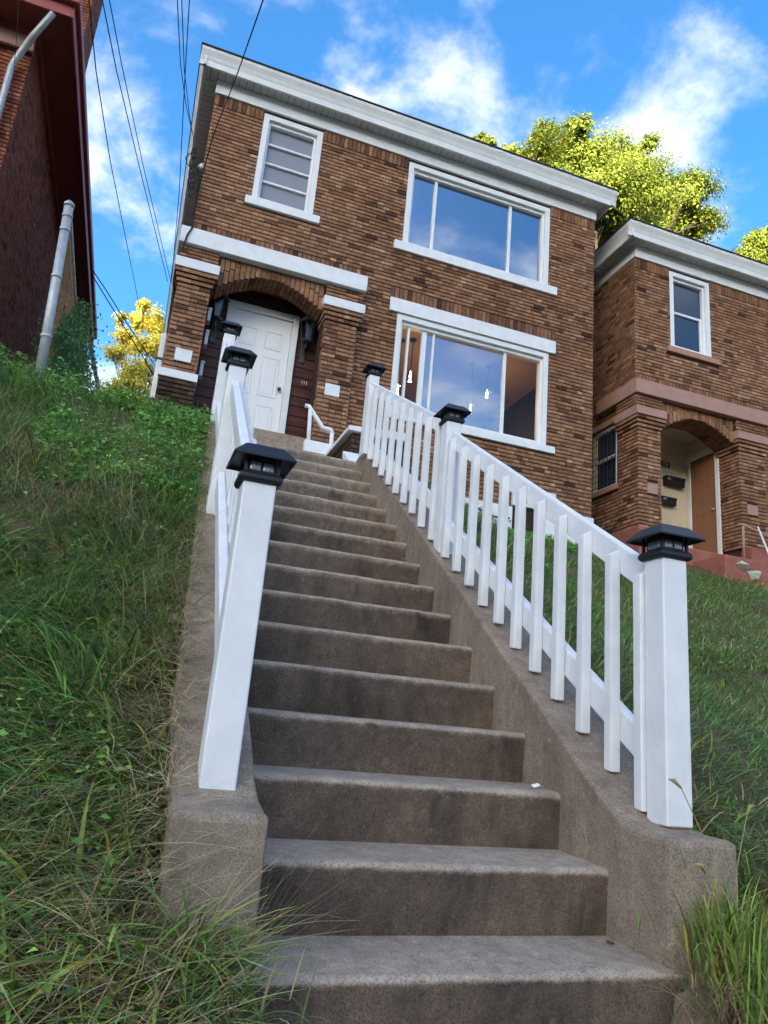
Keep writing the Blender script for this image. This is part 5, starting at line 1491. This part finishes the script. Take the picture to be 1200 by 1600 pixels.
tree('yellow_tree', 'bright yellow autumn tree seen between the left house and the main house', (-2.3, 25.2, 4.6), (-2.6, 25.0, 11.8), crown_y, 16000, (.08, .15), yellowc, 9, .10, 8)

# ------------------------------------------------------------------ overhead cables
def cable(label, pts, r):
    tag(mesh_obj('overhead_cable', MB().tube([P(*q) for q in pts], r * .62, 5), M_cable), label, 'cable', 'overhead cables')
cable('thick black service cable crossing the front of the main house at upper left', [(446, -110, 2.2), (411, 0, 3.4), (372, 112, 5.0), (334, 210, 6.6), (308, 300, 7.55)], .011)
cable('leftmost thin cable dropping behind the yellow tree', [(122, -120, 3.0), (139, 0, 4.0), (150, 110, 5.2), (172, 250, 7.5), (200, 390, 11), (218, 480, 15)], .010)
cable('second thin cable from the left in the sky gap', [(138, -120, 3.0), (160, 0, 4.0), (182, 110, 5.0), (220, 270, 7.0), (262, 440, 10)], .009)
cable('third thin cable from the left, beside the second', [(150, -120, 3.0), (171, 0, 4.0), (190, 100, 5.0), (224, 260, 7.0), (266, 436, 10)], .008)
cable('cable nearest the white gutter corner', [(272, -120, 3.0), (277, 0, 4.0), (282, 100, 5.4), (290, 160, 6.6), (302, 215, 7.7)], .008)
cable('cable that falls almost straight beside the house corner', [(300, -120, 3.0), (296, 0, 4.0), (289, 120, 5.2), (280, 300, 7.0), (268, 440, 8.6)], .008)
cable('cable second from the gutter corner', [(280, -120, 3.0), (284, 0, 4.0), (288, 110, 5.6), (296, 180, 7.0), (303, 222, 7.7)], .008)
cable('upper of two low cables from the left house to the main house', [(142, 418, 12), (165, 452, 12.5), (190, 492, 13), (232, 556, 13.6), (262, 600, 14)], .018)
cable('lower of two low cables from the left house to the main house', [(143, 428, 12), (165, 464, 12.5), (190, 504, 13), (225, 560, 13.6), (262, 625, 14)], .018)
cable('thin cable hanging down the brick at the far left edge', [(30, -60, 6.9), (28, 30, 7.2), (22, 110, 7.5), (14, 220, 7.7)], .008)
# wire coil at the corner bracket and the lead down the wall
coil = thing('cable_bracket', P(305, 250, 7.75), 'tangle of black wires at the upper left corner of the main house', 'cable bracket')
for k in range(5):
    c = at(303 - k, 240 + k * 14, 7.74); ph = k
    mesh_obj('wire_loop', MB().tube([(c[0] + (.06 + .02 * (k % 2)) * math.cos(t + ph) * .6, c[1] + .03 * math.sin(t), c[2] + .11 * math.sin(t + ph)) for t in np.linspace(0, 6.0, 16)], .008, 5), M_cable, coil)
mesh_obj('wire_loop', MB().tube([P(305, 238, 7.7), P(296, 240, 7.65), P(290, 246, 7.6), P(292, 256, 7.6), P(300, 264, 7.7)], .007, 5), M_cable, coil)
mesh_obj('insulator', MB().tube([P(316, 258, 7.82), P(311, 262, 7.80)], .03, 8), M_trim, coil)
mesh_obj('lead', MB().tube([P(309, 262, 7.84), P(313, 285, 7.84), P(306, 320, 7.83), P(301, 355, 7.70), P(293, 366, 7.69), P(284, 392, 7.69)], .012, 6), M_cable, coil)

# ------------------------------------------------------------------ small litter
pp = MB()
c = np.array([.0, 2 * RUN + .10, 2 * RISE + .003])
pp.add([c + np.array(q) for q in ((0, 0, 0), (.022, -.004, .009), (.04, .004, .002), (.034, .018, .008), (.014, .02, .001), (-.006, .012, .008), (.018, .008, .016))],
       [(0, 1, 6), (1, 2, 6), (2, 3, 6), (3, 4, 6), (4, 5, 6), (5, 0, 6)])
tag(mesh_obj('paper_scrap', pp, M_paper), 'small crumpled white paper scrap on the third step by the right kerb', 'paper')
def fallen(label, x, y, z, a, s, col):
    me_pos = np.array([[x, y, z + .004]])
    o = leaves('fallen_leaf', me_pos, np.array([[.05, -.1, 1.0]]), np.array([[math.cos(a), math.sin(a), 0]]), np.array([s]), .4, np.array([col]), M_leaf, mark=False)
    tag(o, label, 'leaf', 'fallen leaves on the concrete')
fallen('yellowed leaf lying on the lowest tread near the right kerb', -.03, .20, .003, .5, .05, (.22, .19, .04))
fallen('brown leaf lying on the left kerb block', -1.12, .17, .306, 2.0, .03, (.30, .16, .04))
fallen('tan leaf lying on the lowest tread at the right edge', .0, .05, .002, 1.2, .03, (.32, .20, .09))
